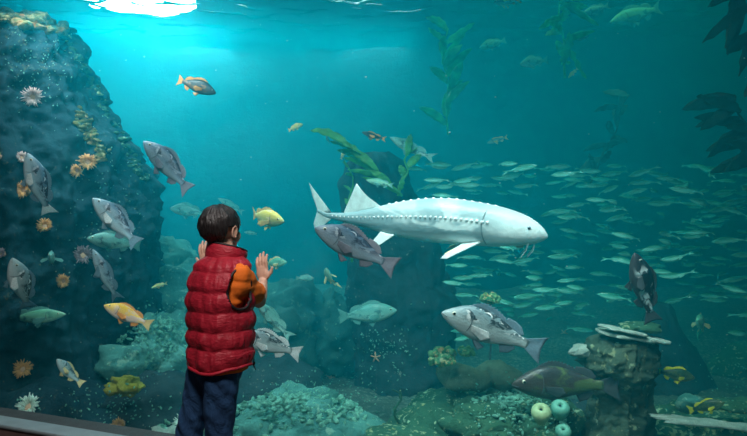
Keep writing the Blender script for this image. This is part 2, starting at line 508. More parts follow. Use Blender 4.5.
# dark wedge behind the yellow-finned fish
tabs = sorted([prow(470, 625, 760, 5.6), prow(400, 640, 735, 5.6), prow(350, 652, 706, 5.6, .3), prow(308, 664, 684, 5.6, .15)])
pillar('rock_wedge', tabs, m_dark, 'dark pointed rock standing behind the yellow-finned fish', .05, 60, 50, 14, 3)
tabs = sorted([prow(460, 705, 860, 6.0), prow(400, 712, 860, 6.0), prow(370, 725, 860, 6.0, .3), prow(350, 750, 840, 6.0, .15)])
pillar('rock_slope', tabs, m_green, 'speckled green rock slope at the right edge', .08, 60, 50, 15, 3)
# mushroom shaped stump at lower right
def srow(py, x0, x1, Y=3.9, ry=.22):
    a = at(x0, py, Y); b = at(x1, py, Y); return (a.z, (a.x + b.x) / 2, Y + .2, (b.x - a.x) / 2, ry)
tabs = sorted([srow(470, 596, 664), srow(436, 600, 662), srow(400, 604, 660), srow(382, 600, 664, ry=.24), srow(372, 590, 668, ry=.27), srow(356, 598, 670, ry=.26), srow(344, 610, 664, ry=.22), srow(338, 622, 650, ry=.1)])
pillar('rock_stump', tabs, m_grey, 'grey green mushroom shaped rock stump at the lower right', .05, 90, 90, 17, 5)

def slab(name, c, l, w_, h, rot, mat, label, seed=0, amp=.3, cat='rock', group=None):
    c = V(c); Rm = rot
    def fn(u, t):
        a = pi * (.01 + .98 * t) - pi / 2
        e = .6
        d = V((math.copysign(abs(cos(a) * cos(u)) ** e, cos(a) * cos(u)), math.copysign(abs(cos(a) * sin(u)) ** e, cos(a) * sin(u)), math.copysign(abs(sin(a)) ** e, sin(a))))
        k = 1 + amp * fbm(V((d.x * l, d.y * w_, d.z * h)) * 9 + V((seed, 0, 0)), 4)
        return c + Rm @ V((d.x * l * k, d.y * w_ * k, d.z * h * (1 + (k - 1) * 2)))
    return displaced(name, fn, mat, 60, 20, label, cat, group)
RY = lambda a: Matrix.Rotation(R(a), 3, 'Y')
slab('rock_plate', at(632, 336, 4.0), .20, .14, .016, RY(8), m_pale, 'pale crusted plate on top of the stump', 2, .25, group='crusted plates on the stump')
slab('rock_plate', at(640, 327, 4.05), .13, .12, .022, RY(3), m_green, 'speckled dark plate topmost on the stump', 5, .35, group='crusted plates on the stump')
slab('rock_plate', at(622, 330, 3.95), .12, .10, .010, RY(10), m_pale, 'small white streak of crust left of the topmost plate', 8, .3, group='crusted plates on the stump')
slab('rock_shelf', at(716, 424, 3.9), .42, .07, .014, RY(7.5), m_pale, 'long thin pale shelf slanting down at the bottom right', 11, .35, cat='rock')
slab('rock_shelf', at(733, 405, 4.2), .14, .12, .022, RY(-2), m_green, 'short green shelf above the slanted pale one', 13, .35, cat='rock')
boulder('sponge', at(581, 351, 4.1), (.075, .06, .045), m_pale, 'pale teal blocky sponge left of the stump plates', .25, 41, cat='sponge', nu=30, nv=18)
boulder('sponge', at(690, 404, 4.3), (.10, .08, .07), m_teal, 'round teal sponge between the two yellow-finned fish', .2, 42, cat='sponge', nu=30, nv=18)
m_ysp = rock_mat('yellow_sponge', (.3, .28, .02), (.62, .55, .08), None, 8)
sp = boulder('sponge', at(124, 386, 4.1), (.11, .09, .06), m_ysp, 'lumpy yellow sponge on the dark reef left of the boy', .5, 43, cat='sponge', nu=40, nv=24)

# coral log
m_log = rock_mat('coral_log', (.10, .17, .11), (.32, .38, .26), [(.4, .55, .3)], 5, .8, 12)
mb = MB()
a = at(440, 374, 4.5); b = at(516, 372, 4.5)
pts = [a.lerp(b, t / 12) + V((0, .05 * sin(t), -.04 * sin(t / 12 * pi) + .015 * sin(t * 1.7))) for t in range(13)]
mb.tube(pts, [.05, .085, .1, .1, .09, .085, .08, .09, .10, .11, .11, .10, .05], 18)
for v in mb.v: v += V((fbm(v * 8), fbm(v * 8 + V((3, 0, 0))), fbm(v * 8 + V((0, 9, 0))))) * .02
lg = mb.build('coral_log', m_log); tag(lg, 'pale greenish coral log lying below the blotched fish on the right', 'coral'); ROCKS.append(lg)
m_gcor = rock_mat('green_coral', (.05, .28, .12), (.3, .65, .3), [(.8, .9, .5), (.9, .5, .2)], 14, .74, 40)
for i, (px, py, Y, r, lab) in enumerate([
    (443, 358, 4.35, .085, 'knobbly green coral at the tip of the coral log'),
    (490, 299, 4.8, .058, 'round green coral ball above the back of the blotched fish'),
    (466, 352, 4.4, .05, 'small green coral tuft beside the knobbly coral')]):
    mb = MB(); c = at(px, py, Y); rnd = random.Random(i + 60)
    for _ in range(34):
        a_ = rnd.uniform(0, 2 * pi); e = rnd.uniform(-.6, 1.3)
        d = V((cos(e) * cos(a_), cos(e) * sin(a_), sin(e)))
        mb.ell(c + V((d.x * r * 1.2, d.y * r, d.z * r * .75)), r * rnd.uniform(.2, .34), nu=8, nv=6)
    mb.ell(c, (r * 1.1, r, r * .7))
    for v in mb.v: v += V((fbm(v * 30), 0, fbm(v * 30 + V((3, 0, 0))))) * r * .08
    o = mb.build('knobbly_coral', m_gcor); tag(o, lab, 'coral', 'green coral heads')
    if i == 1:
        MB().tube([c, c + V((.02, .02, -.25)), c + V((-.01, .0, -.6)), c + V((.0, .0, -1.05))], [.006, .007, .009, .012], 8).build('stem', m_dark, o)
# growth on the cliff top and on its right edge
def clump(name, spots, mat, label, cat, seed, rr=(.02, .05)):
    rnd = random.Random(seed); mb = MB()
    for p in spots:
        if p is None: continue
        r = rnd.uniform(*rr)
        mb.ell(p, (r * 1.3, r, r * rnd.uniform(.5, .9)), nu=10, nv=7)
    for v in mb.v: v += V((fbm(v * 14), fbm(v * 14 + V((5, 0, 0))), fbm(v * 14 + V((0, 5, 0))))) * .02
    o = mb.build(name, mat); tag(o, label, cat, None, 'stuff'); return o

dg = bpy.context.evaluated_depsgraph_get()
BV = []
for o in ROCKS + [seabed_o]:
    BV.append(BVHTree.FromPolygons([v.co.copy() for v in o.data.vertices], [tuple(p.vertices) for p in o.data.polygons]))
EYE = V((0, 0, CAMZ))
def hit(px, py, only=None):
    d = (at(px, py, 1) - EYE).normalized(); best = None
    for i, b in enumerate(BV):
        if only is not None and i != only: continue
        l, n, f, dist = b.ray_cast(EYE, d)
        if l is not None and (best is None or dist < best[2]): best = (l, n, dist)
    if best is None: return None, None
    n = best[1]
    if n.dot(d) > 0: n = -n
    return best[0], n
rnd = random.Random(4)
sp_ = []
for _ in range(170):
    x = rnd.uniform(0, 64); y = 5 + 16 * rnd.random() + x * .22
    sp_.append(hit(x, y, 0)[0])
clump('encrusting_growth', sp_, m_growth, 'yellow and orange encrusting growth on top of the cliff', 'marine growth', 5, (.015, .05))
sp_ = []
for _ in range(120):
    t = rnd.random(); x = 78 + (102 - 78) * t + rnd.gauss(0, 3); y = 112 + (158 - 112) * t + rnd.gauss(0, 3)
    sp_.append(hit(x, y, 0)[0])
clump('encrusting_growth', sp_, m_growth, 'olive and orange growth streaking down the middle of the cliff', 'marine growth', 6, (.008, .026))
sp_ = []
for _ in range(170):
    t = rnd.random(); x = 66 + (150 - 66) * t + rnd.gauss(-2, 2); y = 30 + (180 - 30) * t ** 1.05 + rnd.gauss(0, 2)
    sp_.append(hit(x - 2, y + 2, 0)[0])
clump('encrusting_growth', sp_, m_green, 'pale green growth lining the sloping right edge of the cliff', 'marine growth', 7, (.007, .024))

rnd = random.Random(9)
def scatter(n, gx, gy, label, size, mat=None):
    mb = MB()
    for _ in range(n):
        p, nn = hit(rnd.gauss(*gx), rnd.gauss(*gy)); s = rnd.uniform(*size)
        if p is None or p.y > 8.5: continue
        mb.ell(p, (s, s * .7, s * .5), Matrix.Rotation(rnd.uniform(0, 6), 3, 'Y'), 6, 4)
    tag(mb.build('shell_rubble', mat or m_chips), label, 'shells', None, 'stuff')
scatter(130, (382, 20), (345, 14), 'sparse pale shells dotting the dark pillar around the starfish', (.006, .014))
scatter(260, (160, 18), (340, 18), 'pale barnacles dotting the slope below the orange and yellow fish', (.006, .018))
scatter(240, (320, 30), (392, 14), 'pale shells scattered over the seabed left of the pillar foot', (.005, .014))
scatter(200, (520, 35), (405, 16), 'pale barnacles scattered around the closed anemones', (.005, .014))
scatter(150, (110, 35), (404, 13), 'pale specks scattered over the dark reef by the ledge', (.005, .013))
scatter(200, (40, 30), (60, 30), 'tiny pale barnacles on the upper cliff', (.004, .010))
scatter(160, (110, 25), (200, 50), 'tiny pale barnacles down the right flank of the cliff', (.004, .010))
scatter(90, (735, 22), (380, 22), 'pale specks on the rock slope at the right edge', (.006, .014))

# ------------------------------------------------------------------ anemones, starfish
def anemone(px, py, size, mat, stalk, label, seed, only=None, n=84, group='anemones on the rocks', pos=None):
    if pos is None: p, nrm = hit(px, py, only)
    else: p, nrm = V(pos), V((0, -.8, .6)).normalized()
    root = empty('sea_anemone', p)
    root.rotation_euler = (nrm + V((0, -.6, .1))).normalized().to_track_quat('Z', 'Y').to_euler()
    tag(root, label, 'sea anemone', group)
    rnd = random.Random(seed)
    MB().loft([[V((cos(k * pi / 8) * r, sin(k * pi / 8) * r, z)) * size for k in range(16)] for r, z in ((.5, -.3), (.42, .0), (.36, .25), (.46, .45), (.3, .52))]).build('column', stalk, root)
    mb = MB()
    for i in range(n):
        a = 2 * pi * i / n * 2.4 + rnd.uniform(-.1, .1); ring = rnd.uniform(.22, .44)
        d = V((cos(a), sin(a), 0)); L = rnd.uniform(.28, .56)
        b = d * ring + V((0, 0, .48)); up = rnd.uniform(.2, 1.1)
        pts = [b, b + (d * .5 + V((0, 0, up))) * L * .5, b + (d * 1.0 + V((rnd.uniform(-.2, .2), rnd.uniform(-.2, .2), up * .8))) * L]
        mb.tube([q * size for q in pts], [.07 * size, .06 * size, .03 * size], 5)
    o = mb.build('tentacles', mat, root); o['kind'] = 'stuff'
    return root
m_anO = plain_mat('anemone_orange', (.98, .52, .20), .5, trans=.3)
m_anP = plain_mat('anemone_pink', (.9, .66, .62), .5, trans=.3)
m_anW = plain_mat('anemone_white', (.75, .95, .8), .5, trans=.2)
m_anR = plain_mat('anemone_mauve', (.36, .25, .28), .5, trans=.2)
m_stalk = plain_mat('anemone_stalk', (.62, .36, .22), .6)
for (px, py, s, mt, lab) in [
    (34, 97, .095, m_anP, 'pale pink spiky anemone high on the cliff, alone'),
    (88, 163, .085, m_anO, 'upper orange anemone of the touching pair on the cliff'),
    (79, 171, .065, m_anO, 'lower orange anemone of the touching pair on the cliff'),
    (20, 159, .06, m_anP, 'pinkish anemone peeking past the head of the uppermost cliff fish'),
    (28, 192, .085, m_anO, 'round orange anemone beneath the uppermost fish by the cliff'),
    (46, 228, .07, m_anO, 'small orange anemone below the tail of the uppermost cliff fish'),
    (66, 281, .065, m_anO, 'dull orange anemone above the green fish\'s nose'),
    (82, 257, .09, m_anR, 'mauve dim anemone behind the head of a slender grey fish'),
    (24, 370, .08, m_anO, 'faded orange anemone low on the cliff under the green fish'),
    (1, 157, .04, m_anO, 'tiny orange anemone at the left edge of the cliff'),
    (5, 254, .05, m_anR, 'small dim ring anemone at the left edge above the pale fish'),
    (29, 409, .09, m_anW, 'pale green ruffled anemone just above the ledge'),
    (121, 424, .06, m_anO, 'tiny orange tipped anemone on the reef by the ledge'),
    (186, 426, .09, m_anW, 'whitish anemone beside the left leg of the jeans')]:
    anemone(px, py, s * .95, mt, m_stalk, lab, int(px * 3 + py))
def bulb(px, py, Y, r, mat, label):
    """closed anemone: a swollen column with a drawn-in mouth"""
    c = at(px, py, Y); root = empty('closed_anemone', c); tag(root, label, 'sea anemone', 'closed pale anemones')
    root.rotation_euler = (R(36), 0, R(-14))
    prof = [(.55, -1.3), (.62, -1.0), (.8, -.6), (1, 0), (.95, .4), (.7, .68), (.46, .78), (.24, .70), (.15, .4), (.05, .25)]
    MB().loft([[V((cos(k * pi / 14) * p, sin(k * pi / 14) * p, z)) * r * (1 + .03 * cos(k * 3)) for k in range(28)] for p, z in prof]).build('column', mat, root)
    MB().loft([[V((cos(k * pi / 10) * p, sin(k * pi / 10) * p, z)) * r for k in range(20)] for p, z in ((.05, .3), (.10, .46), (.15, .54), (.10, .58), (.03, .5))]).build('oral_disc', m_dark, root)
m_bulb = plain_mat('closed_anemone_skin', (.42, .55, .30), .5)
m_bulb2 = plain_mat('closed_anemone_teal', (.14, .42, .32), .5)
bulb(541, 413, 3.75, .062, m_bulb, 'cream closed anemone at the bottom right, left one of the pair')
bulb(560, 409, 3.85, .060, m_bulb2, 'teal closed anemone with a round mouth, right one of the pair')
bulb(563, 432, 3.8, .050, m_bulb2, 'low teal closed anemone under the pair')
def starfish(px, py, r, mat, label, rot=0, pos=None):
    p, n = hit(px, py); n = (n + V((0, -1.6, .2))).normalized()
    if pos is not None: p = V(pos)
    vs = [V((0, 0, .22))]; N = 60
    for ring, h in ((.35, .2), (.7, .12), (1, .0), (.9, -.05)):
        for k in range(N):
            a = 2 * pi * k / N; ar = (.5 + .5 * cos(5 * a)) ** 2.2
            rr = .24 + .76 * ar
            vs.append(V((cos(a) * rr * ring, sin(a) * rr * ring, h * (.6 + .4 * (1 - ar)))))
    vs.append(V((0, 0, -.05))); fs = []
    for k in range(N):
        fs.append((0, 1 + k, 1 + (k + 1) % N))
        for q in range(3): fs.append((1 + q * N + k, 1 + (q + 1) * N + k, 1 + (q + 1) * N + (k + 1) % N, 1 + q * N + (k + 1) % N))
        fs.append((1 + 3 * N + k, len(vs) - 1, 1 + 3 * N + (k + 1) % N))
    o = link('starfish', mesh('starfish', [v * r for v in vs], fs), mat)
    o.location = p + n * .01; q = n.to_track_quat('Z', 'Y'); q.rotate(Matrix.Rotation(0, 3, 'X').to_quaternion())
    o.rotation_euler = (q.to_matrix() @ Matrix.Rotation(rot, 3, 'Z')).to_euler()
    tag(o, label, 'starfish', 'starfish in the tank')
m_star = plain_mat('starfish_skin', (.75, .36, .2), .6)
starfish(376, 357, .055, m_star, 'small orange starfish clinging to the dark pillar', .4)
starfish(564, 333, .05, m_star, 'dim brownish starfish between the blotched fish and the stump', .9)
starfish(331, 378, .07, m_star, 'reddish dim starfish on the seabed left of the pillar', .2)

# ------------------------------------------------------------------ fish
def smooth_tab(tab, t):
    xs = [r[0] for r in tab]
    for i in range(len(tab) - 1):
        if t <= xs[i + 1] or i == len(tab) - 2:
            u = max(0, min(1, (t - xs[i]) / (xs[i + 1] - xs[i])))
            res = []
            for c in range(1, len(tab[0])):
                p0 = tab[max(i - 1, 0)][c]; p1 = tab[i][c]; p2 = tab[i + 1][c]; p3 = tab[min(i + 2, len(tab) - 1)][c]
                res.append(.5 * (2 * p1 + (p2 - p0) * u + (2 * p0 - 5 * p1 + 4 * p2 - p3) * u * u + (3 * p1 - p0 - 3 * p2 + p3) * u ** 3))
            return res

class Fish:
    """unit-length fish: snout at x=+.5, tail tips near x=-.5, z up"""
    def __init__(s, tab, bend=0, eye=(.105, .035, .022)):
        s.tab = tab; s.bend = bend; s.eye = eye; s.squ = .92
    def bd(s, p):
        k = max(0, .15 - p[0])
        return V((p[0], p[1] + s.bend * k * k * 2.2, p[2]))
    def body(s, n=26, m=44, squ=.92):
        rings = []; s.squ = squ
        for i in range(m + 1):
            t = (i / m) ** 1.25
            tt = s.tab[0][0] + (s.tab[-1][0] - s.tab[0][0]) * t
            top, bot, w = smooth_tab(s.tab, tt)
            ring = []
            for k in range(n):
                a = 2 * pi * k / n
                ca, sa = cos(a), sin(a)
                y = math.copysign(abs(ca) ** squ, ca) * max(w, .002)
                z = (top + bot) / 2 + math.copysign(abs(sa) ** squ, sa) * max((top - bot) / 2, .002)
                ring.append(s.bd((.5 - tt, y, z)))
            rings.append(ring)
        return MB().loft(rings)
    def side(s, t, f=0.0):
        """point on the flank at t, f from -1 (belly) to 1 (back)"""
        top, bot, w = smooth_tab(s.tab, t)
        sa = min(1, abs(f) ** (1 / s.squ))
        return (.5 - t, w * math.sqrt(max(0, 1 - sa * sa)) ** s.squ, (top + bot) / 2 + f * (top - bot) / 2)
    def fin(s, base, tip, th=.006, spines=0, wav=.0, rays=None):
        """membrane between a base line and a tip line (3-D points), ribbed along its rays"""
        n = rays or max(10, (len(base) - 1) * 6)
        def samp(l, u):
            q = u * (len(l) - 1); i = min(int(q), len(l) - 2); return V(l[i]).lerp(V(l[i + 1]), q - i)
        rows = 7; A = []; Bk = []
        nrm = (V(base[-1]) - V(base[0])).cross(V(tip[len(tip) // 2]) - V(base[len(base) // 2]))
        nrm = nrm.normalized() if nrm.length > 1e-9 else V((0, 1, 0))
        for i in range(n + 1):
            u = i / n; b = samp(base, u); t_ = samp(tip, u)
            if spines and i % 2: t_ = b.lerp(t_, 1 - spines)
            for j in range(rows + 1):
                v = j / rows; p = b.lerp(t_, v)
                k = th * (1 - .8 * v) * (1.0 if i % 2 == 0 else .45)
                off = wav * sin(u * 9 + v * 3) * v
                A.append(s.bd(p + nrm * (k + off))); Bk.append(s.bd(p + nrm * (off - k)))
        fs = []; W = rows + 1; N = len(A)
        for i in range(n):
            for j in range(rows):
                a = i * W + j
                fs.append((a, a + W, a + W + 1, a + 1)); fs.append((N + a, N + a + 1, N + a + W + 1, N + a + W))
        for i in range(n):
            a = i * W; fs.append((a, N + a, N + a + W, a + W)); a += rows; fs.append((a, a + W, N + a + W, N + a))
        for j in range(rows):
            a = j; fs.append((a, a + 1, N + a + 1, N + a)); a = n * W + j; fs.append((a, N + a, N + a + 1, a + 1))
        return MB().add(A + Bk, fs)

M_SG = plain_mat('sturgeon_gill', (.14, .2, .21), .5)
m_eyew = plain_mat('fish_eye_iris', (.75, .72, .55), .2, .8, bmp=0)
m_eyeb = plain_mat('fish_eye_pupil', (.005, .005, .008), .08, .9, bmp=0)
m_line = plain_mat('gill_shadow_skin', (.10, .12, .14), .6)

def place(root, head, tail, roll=0, up=(0, 0, 1)):
    head = V(head); tail = V(tail); d = head - tail; L = d.length; x = d.normalized()
    z = V(up) - x * V(up).dot(x)
    if z.length < .15: z = V((1, 0, 0)) - x * x.x
    z.normalize(); y = z.cross(x)
    M = Matrix((x, y, z)).transposed() @ Matrix.Rotation(R(roll), 3, 'X')
    root.location = (head + tail) / 2; root.rotation_euler = M.to_euler(); root.scale = (L, L, L)

ROCKTAB = [(0, .004, -.018, .006), (.03, .034, -.045, .026), (.09, .075, -.078, .05), (.16, .118, -.108, .068), (.26, .158, -.135, .08), (.36, .172, -.15, .082),
           (.48, .158, -.142, .075), (.60, .122, -.112, .058), (.70, .082, -.08, .038), (.78, .052, -.055, .025), (.83, .045, -.047, .016), (.86, .05, -.05, .007)]
SLIMTAB = [(0, .0, -.012, .006), (.04, .026, -.034, .022), (.12, .062, -.062, .042), (.24, .098, -.092, .058), (.38, .108, -.104, .06), (.52, .096, -.094, .052),
           (.66, .066, -.068, .036), (.77, .04, -.042, .022), (.83, .034, -.036, .014), (.86, .04, -.042, .006)]

def make_fish(kind, mat, finm, bend=0, flare=.35, name=None, tailm=None):
    tab = ROCKTAB if kind == 'rockfish' else SLIMTAB
    f = Fish(tab, bend); root = empty(name or kind)
    f.body().build('body', mat, root)
    S = lambda t: smooth_tab(tab, t)
    # dorsal fin, spiny then soft
    b = [(.5 - t, 0, S(t)[0] - .006) for t in (.24, .33, .42, .51, .60)]
    h = [.035, .058, .062, .052, .03]
    tp = [(p[0] - .03, 0, p[2] + hh) for p, hh in zip(b, h)]
    f.fin(b, tp, .005, .28, rays=22).build('dorsal_fin', finm, root)
    b = [(.5 - t, 0, S(t)[0] - .006) for t in (.60, .66, .72, .77)]
    tp = [(b[0][0] - .02, 0, b[0][2] + .05), (b[1][0] - .035, 0, b[1][2] + .07), (b[2][0] - .04, 0, b[2][2] + .065), (b[3][0] - .035, 0, b[3][2] + .02)]
    f.fin(b, tp, .005).build('rear_dorsal_fin', finm, root)
    b = [(.5 - t, 0, S(t)[1] + .006) for t in (.62, .68, .74)]
    tp = [(b[0][0] - .035, 0, b[0][2] - .075), (b[1][0] - .05, 0, b[1][2] - .065), (b[2][0] - .035, 0, b[2][2] - .02)]
    f.fin(b, tp, .005).build('anal_fin', finm, root)
    # tail
    b = [(-.335, 0, z) for z in (.044, .022, 0, -.022, -.044)]
    tp = [(-.50, 0, .135), (-.485, 0, .07), (-.472, 0, 0), (-.485, 0, -.07), (-.50, 0, -.135)]
    if kind != 'rockfish': tp = [(-.5, 0, .12), (-.45, 0, .055), (-.42, 0, 0), (-.45, 0, -.055), (-.5, 0, -.12)]
    f.fin(b, tp, .007, wav=.004).build('tail_fin', tailm or finm, root)
    for sgn in (1, -1):
        y = lambda p, e=0: (p[0], (p[1] + e) * sgn, p[2])
        b = [y(f.side(.295, -.15), -.003), y(f.side(.30, -.33), -.003), y(f.side(.305, -.5), -.003)]
        tp = [(.5 - .46, (.075 + flare * .12) * sgn, -.015), (.5 - .49, (.07 + flare * .16) * sgn, -.075), (.5 - .43, (.05 + flare * .14) * sgn, -.125)]
        f.fin(b, tp, .004, rays=14).build('pectoral_fin', fin_white if finm == fin_grey and kind == 'rockfish' and not tailm is fin_grey else finm, root)
        b = [(.5 - .36, .018 * sgn, S(.36)[1] + .012), (.5 - .39, .02 * sgn, S(.39)[1] + .012)]
        tp = [(.5 - .44, (.03 + flare * .05) * sgn, S(.4)[1] - .075), (.5 - .50, .03 * sgn, S(.5)[1] - .035)]
        f.fin(b, tp, .004, rays=10).build('pelvic_fin', finm, root)
        p = f.side(.105, .38); r = .021 if kind == 'rockfish' else .014
        e = MB().ell(f.bd((p[0], (p[1] - .006) * sgn, p[2])), (r, r * .6, r)).build('eye', m_eyew, root)
        MB().ell(f.bd((p[0], (p[1] + r * .22) * sgn, p[2])), (r * .62, r * .36, r * .62), nu=12, nv=8).build('pupil', m_eyeb, e)
        pts = []
        for i in range(9):
            u = -.75 + 1.45 * i / 8; t = .255 + .03 * (1 - (u * 1.1) ** 2)
            q = f.side(t, u); pts.append(f.bd((q[0], (q[1] + .0005) * sgn, q[2])))
        MB().tube(pts, [.001, .003, .004, .004, .004, .004, .004, .003, .001], 6).build('gill_slit', m_line, root)
    pts = [f.bd(q) for q in ((.445, .036, -.022), (.475, .026, -.016), (.499, .006, -.008), (.499, -.006, -.008), (.475, -.026, -.016), (.445, -.036, -.022))]
    MB().tube(pts, .0028, 6).build('mouth', m_line, root)
    return root

def copy_tree(o, parent=None):
    c = o.copy(); COL.objects.link(c); c.parent = parent
    for ch in list(o.children): copy_tree(ch, c)
    return c

G_ = lambda *a, **k: fish_mat(*a, **k)
mf_grey = G_('fish_grey_blotched', (.10, .20, .28), (.34, .52, .60), (.60, .76, .82), (.025, .045, .08), amt=.50, scale=6, blotch_lo=.42, blotch2=(.5, .6, .68))
mf_grey2 = G_('fish_silver_blotched', (.20, .30, .33), (.43, .55, .56), (.66, .75, .76), (.03, .05, .06), amt=.49, scale=6, blotch_lo=.45, blotch2=(.9, .95, .95))
mf_pink = G_('fish_mauve_blotched', (.07, .12, .18), (.20, .27, .34), (.36, .43, .49), (.02, .03, .06), amt=.49, scale=6, blotch_lo=.4, blotch2=(.4, .46, .52))
mf_orange = G_('fish_orange_yellow', (1.0, .55, .02), (1.0, .66, .14), (.95, .80, .70), (.85, .62, .5), amt=.52, scale=5)
mf_yellow = G_('fish_yellow_green', (.85, .68, .14), (.65, .68, .28), (.5, .7, .45), (1, .85, .5), amt=.6, scale=6)
mf_teal = G_('fish_teal', (.10, .34, .30), (.22, .50, .44), (.4, .65, .58), (.06, .2, .2), amt=.58, scale=6)
mf_green = G_('fish_green', (.10, .36, .22), (.22, .52, .36), (.4, .66, .5), (.06, .2, .16), amt=.6, scale=4)
mf_dark = G_('fish_dark', (.04, .035, .045), (.10, .07, .08), (.22, .16, .15), (.02, .02, .03), amt=.5, scale=5)
mf_olive = G_('fish_olive', (.03, .07, .03), (.09, .14, .06), (.14, .2, .1), (.02, .05, .03), amt=.5, scale=6)
mf_dkblue = G_('fish_dark_blue', (.02, .035, .05), (.05, .06, .07), (.10, .09, .08), (.3, .16, .08), amt=.58, scale=5)
mf_black = G_('fish_black_white', (.008, .01, .016), (.02, .02, .028), (.05, .04, .045), (.7, .8, .8), amt=.58, scale=5, blotch_lo=0)
mf_rust = G_('fish_rust_dark', (.03, .03, .035), (.06, .04, .035), (.10, .07, .06), (.08, .12, .04), amt=.52, scale=3, blotch_lo=.0)
fin_grey = plain_mat('fin_grey', (.20, .33, .41), .5, trans=.25, scale=40)
fin_white = plain_mat('fin_white', (.78, .84, .84), .5, trans=.2, scale=40)
fin_pink = plain_mat('fin_mauve', (.22, .22, .27), .5, trans=.25, scale=40)
fin_orange = plain_mat('fin_orange', (1.0, .42, .12), .5, trans=.3, scale=40)
fin_gold = plain_mat('fin_gold', (1.0, .72, .35), .5, trans=.3, scale=40)
fin_teal = plain_mat('fin_teal', (.16, .42, .38), .5, trans=.2, scale=40)
fin_yel = plain_mat('fin_bright_yellow', (.95, .85, .05), .5, trans=.3, scale=40)
fin_dark = plain_mat('fin_dark', (.06, .07, .08), .5, trans=.2, scale=40)

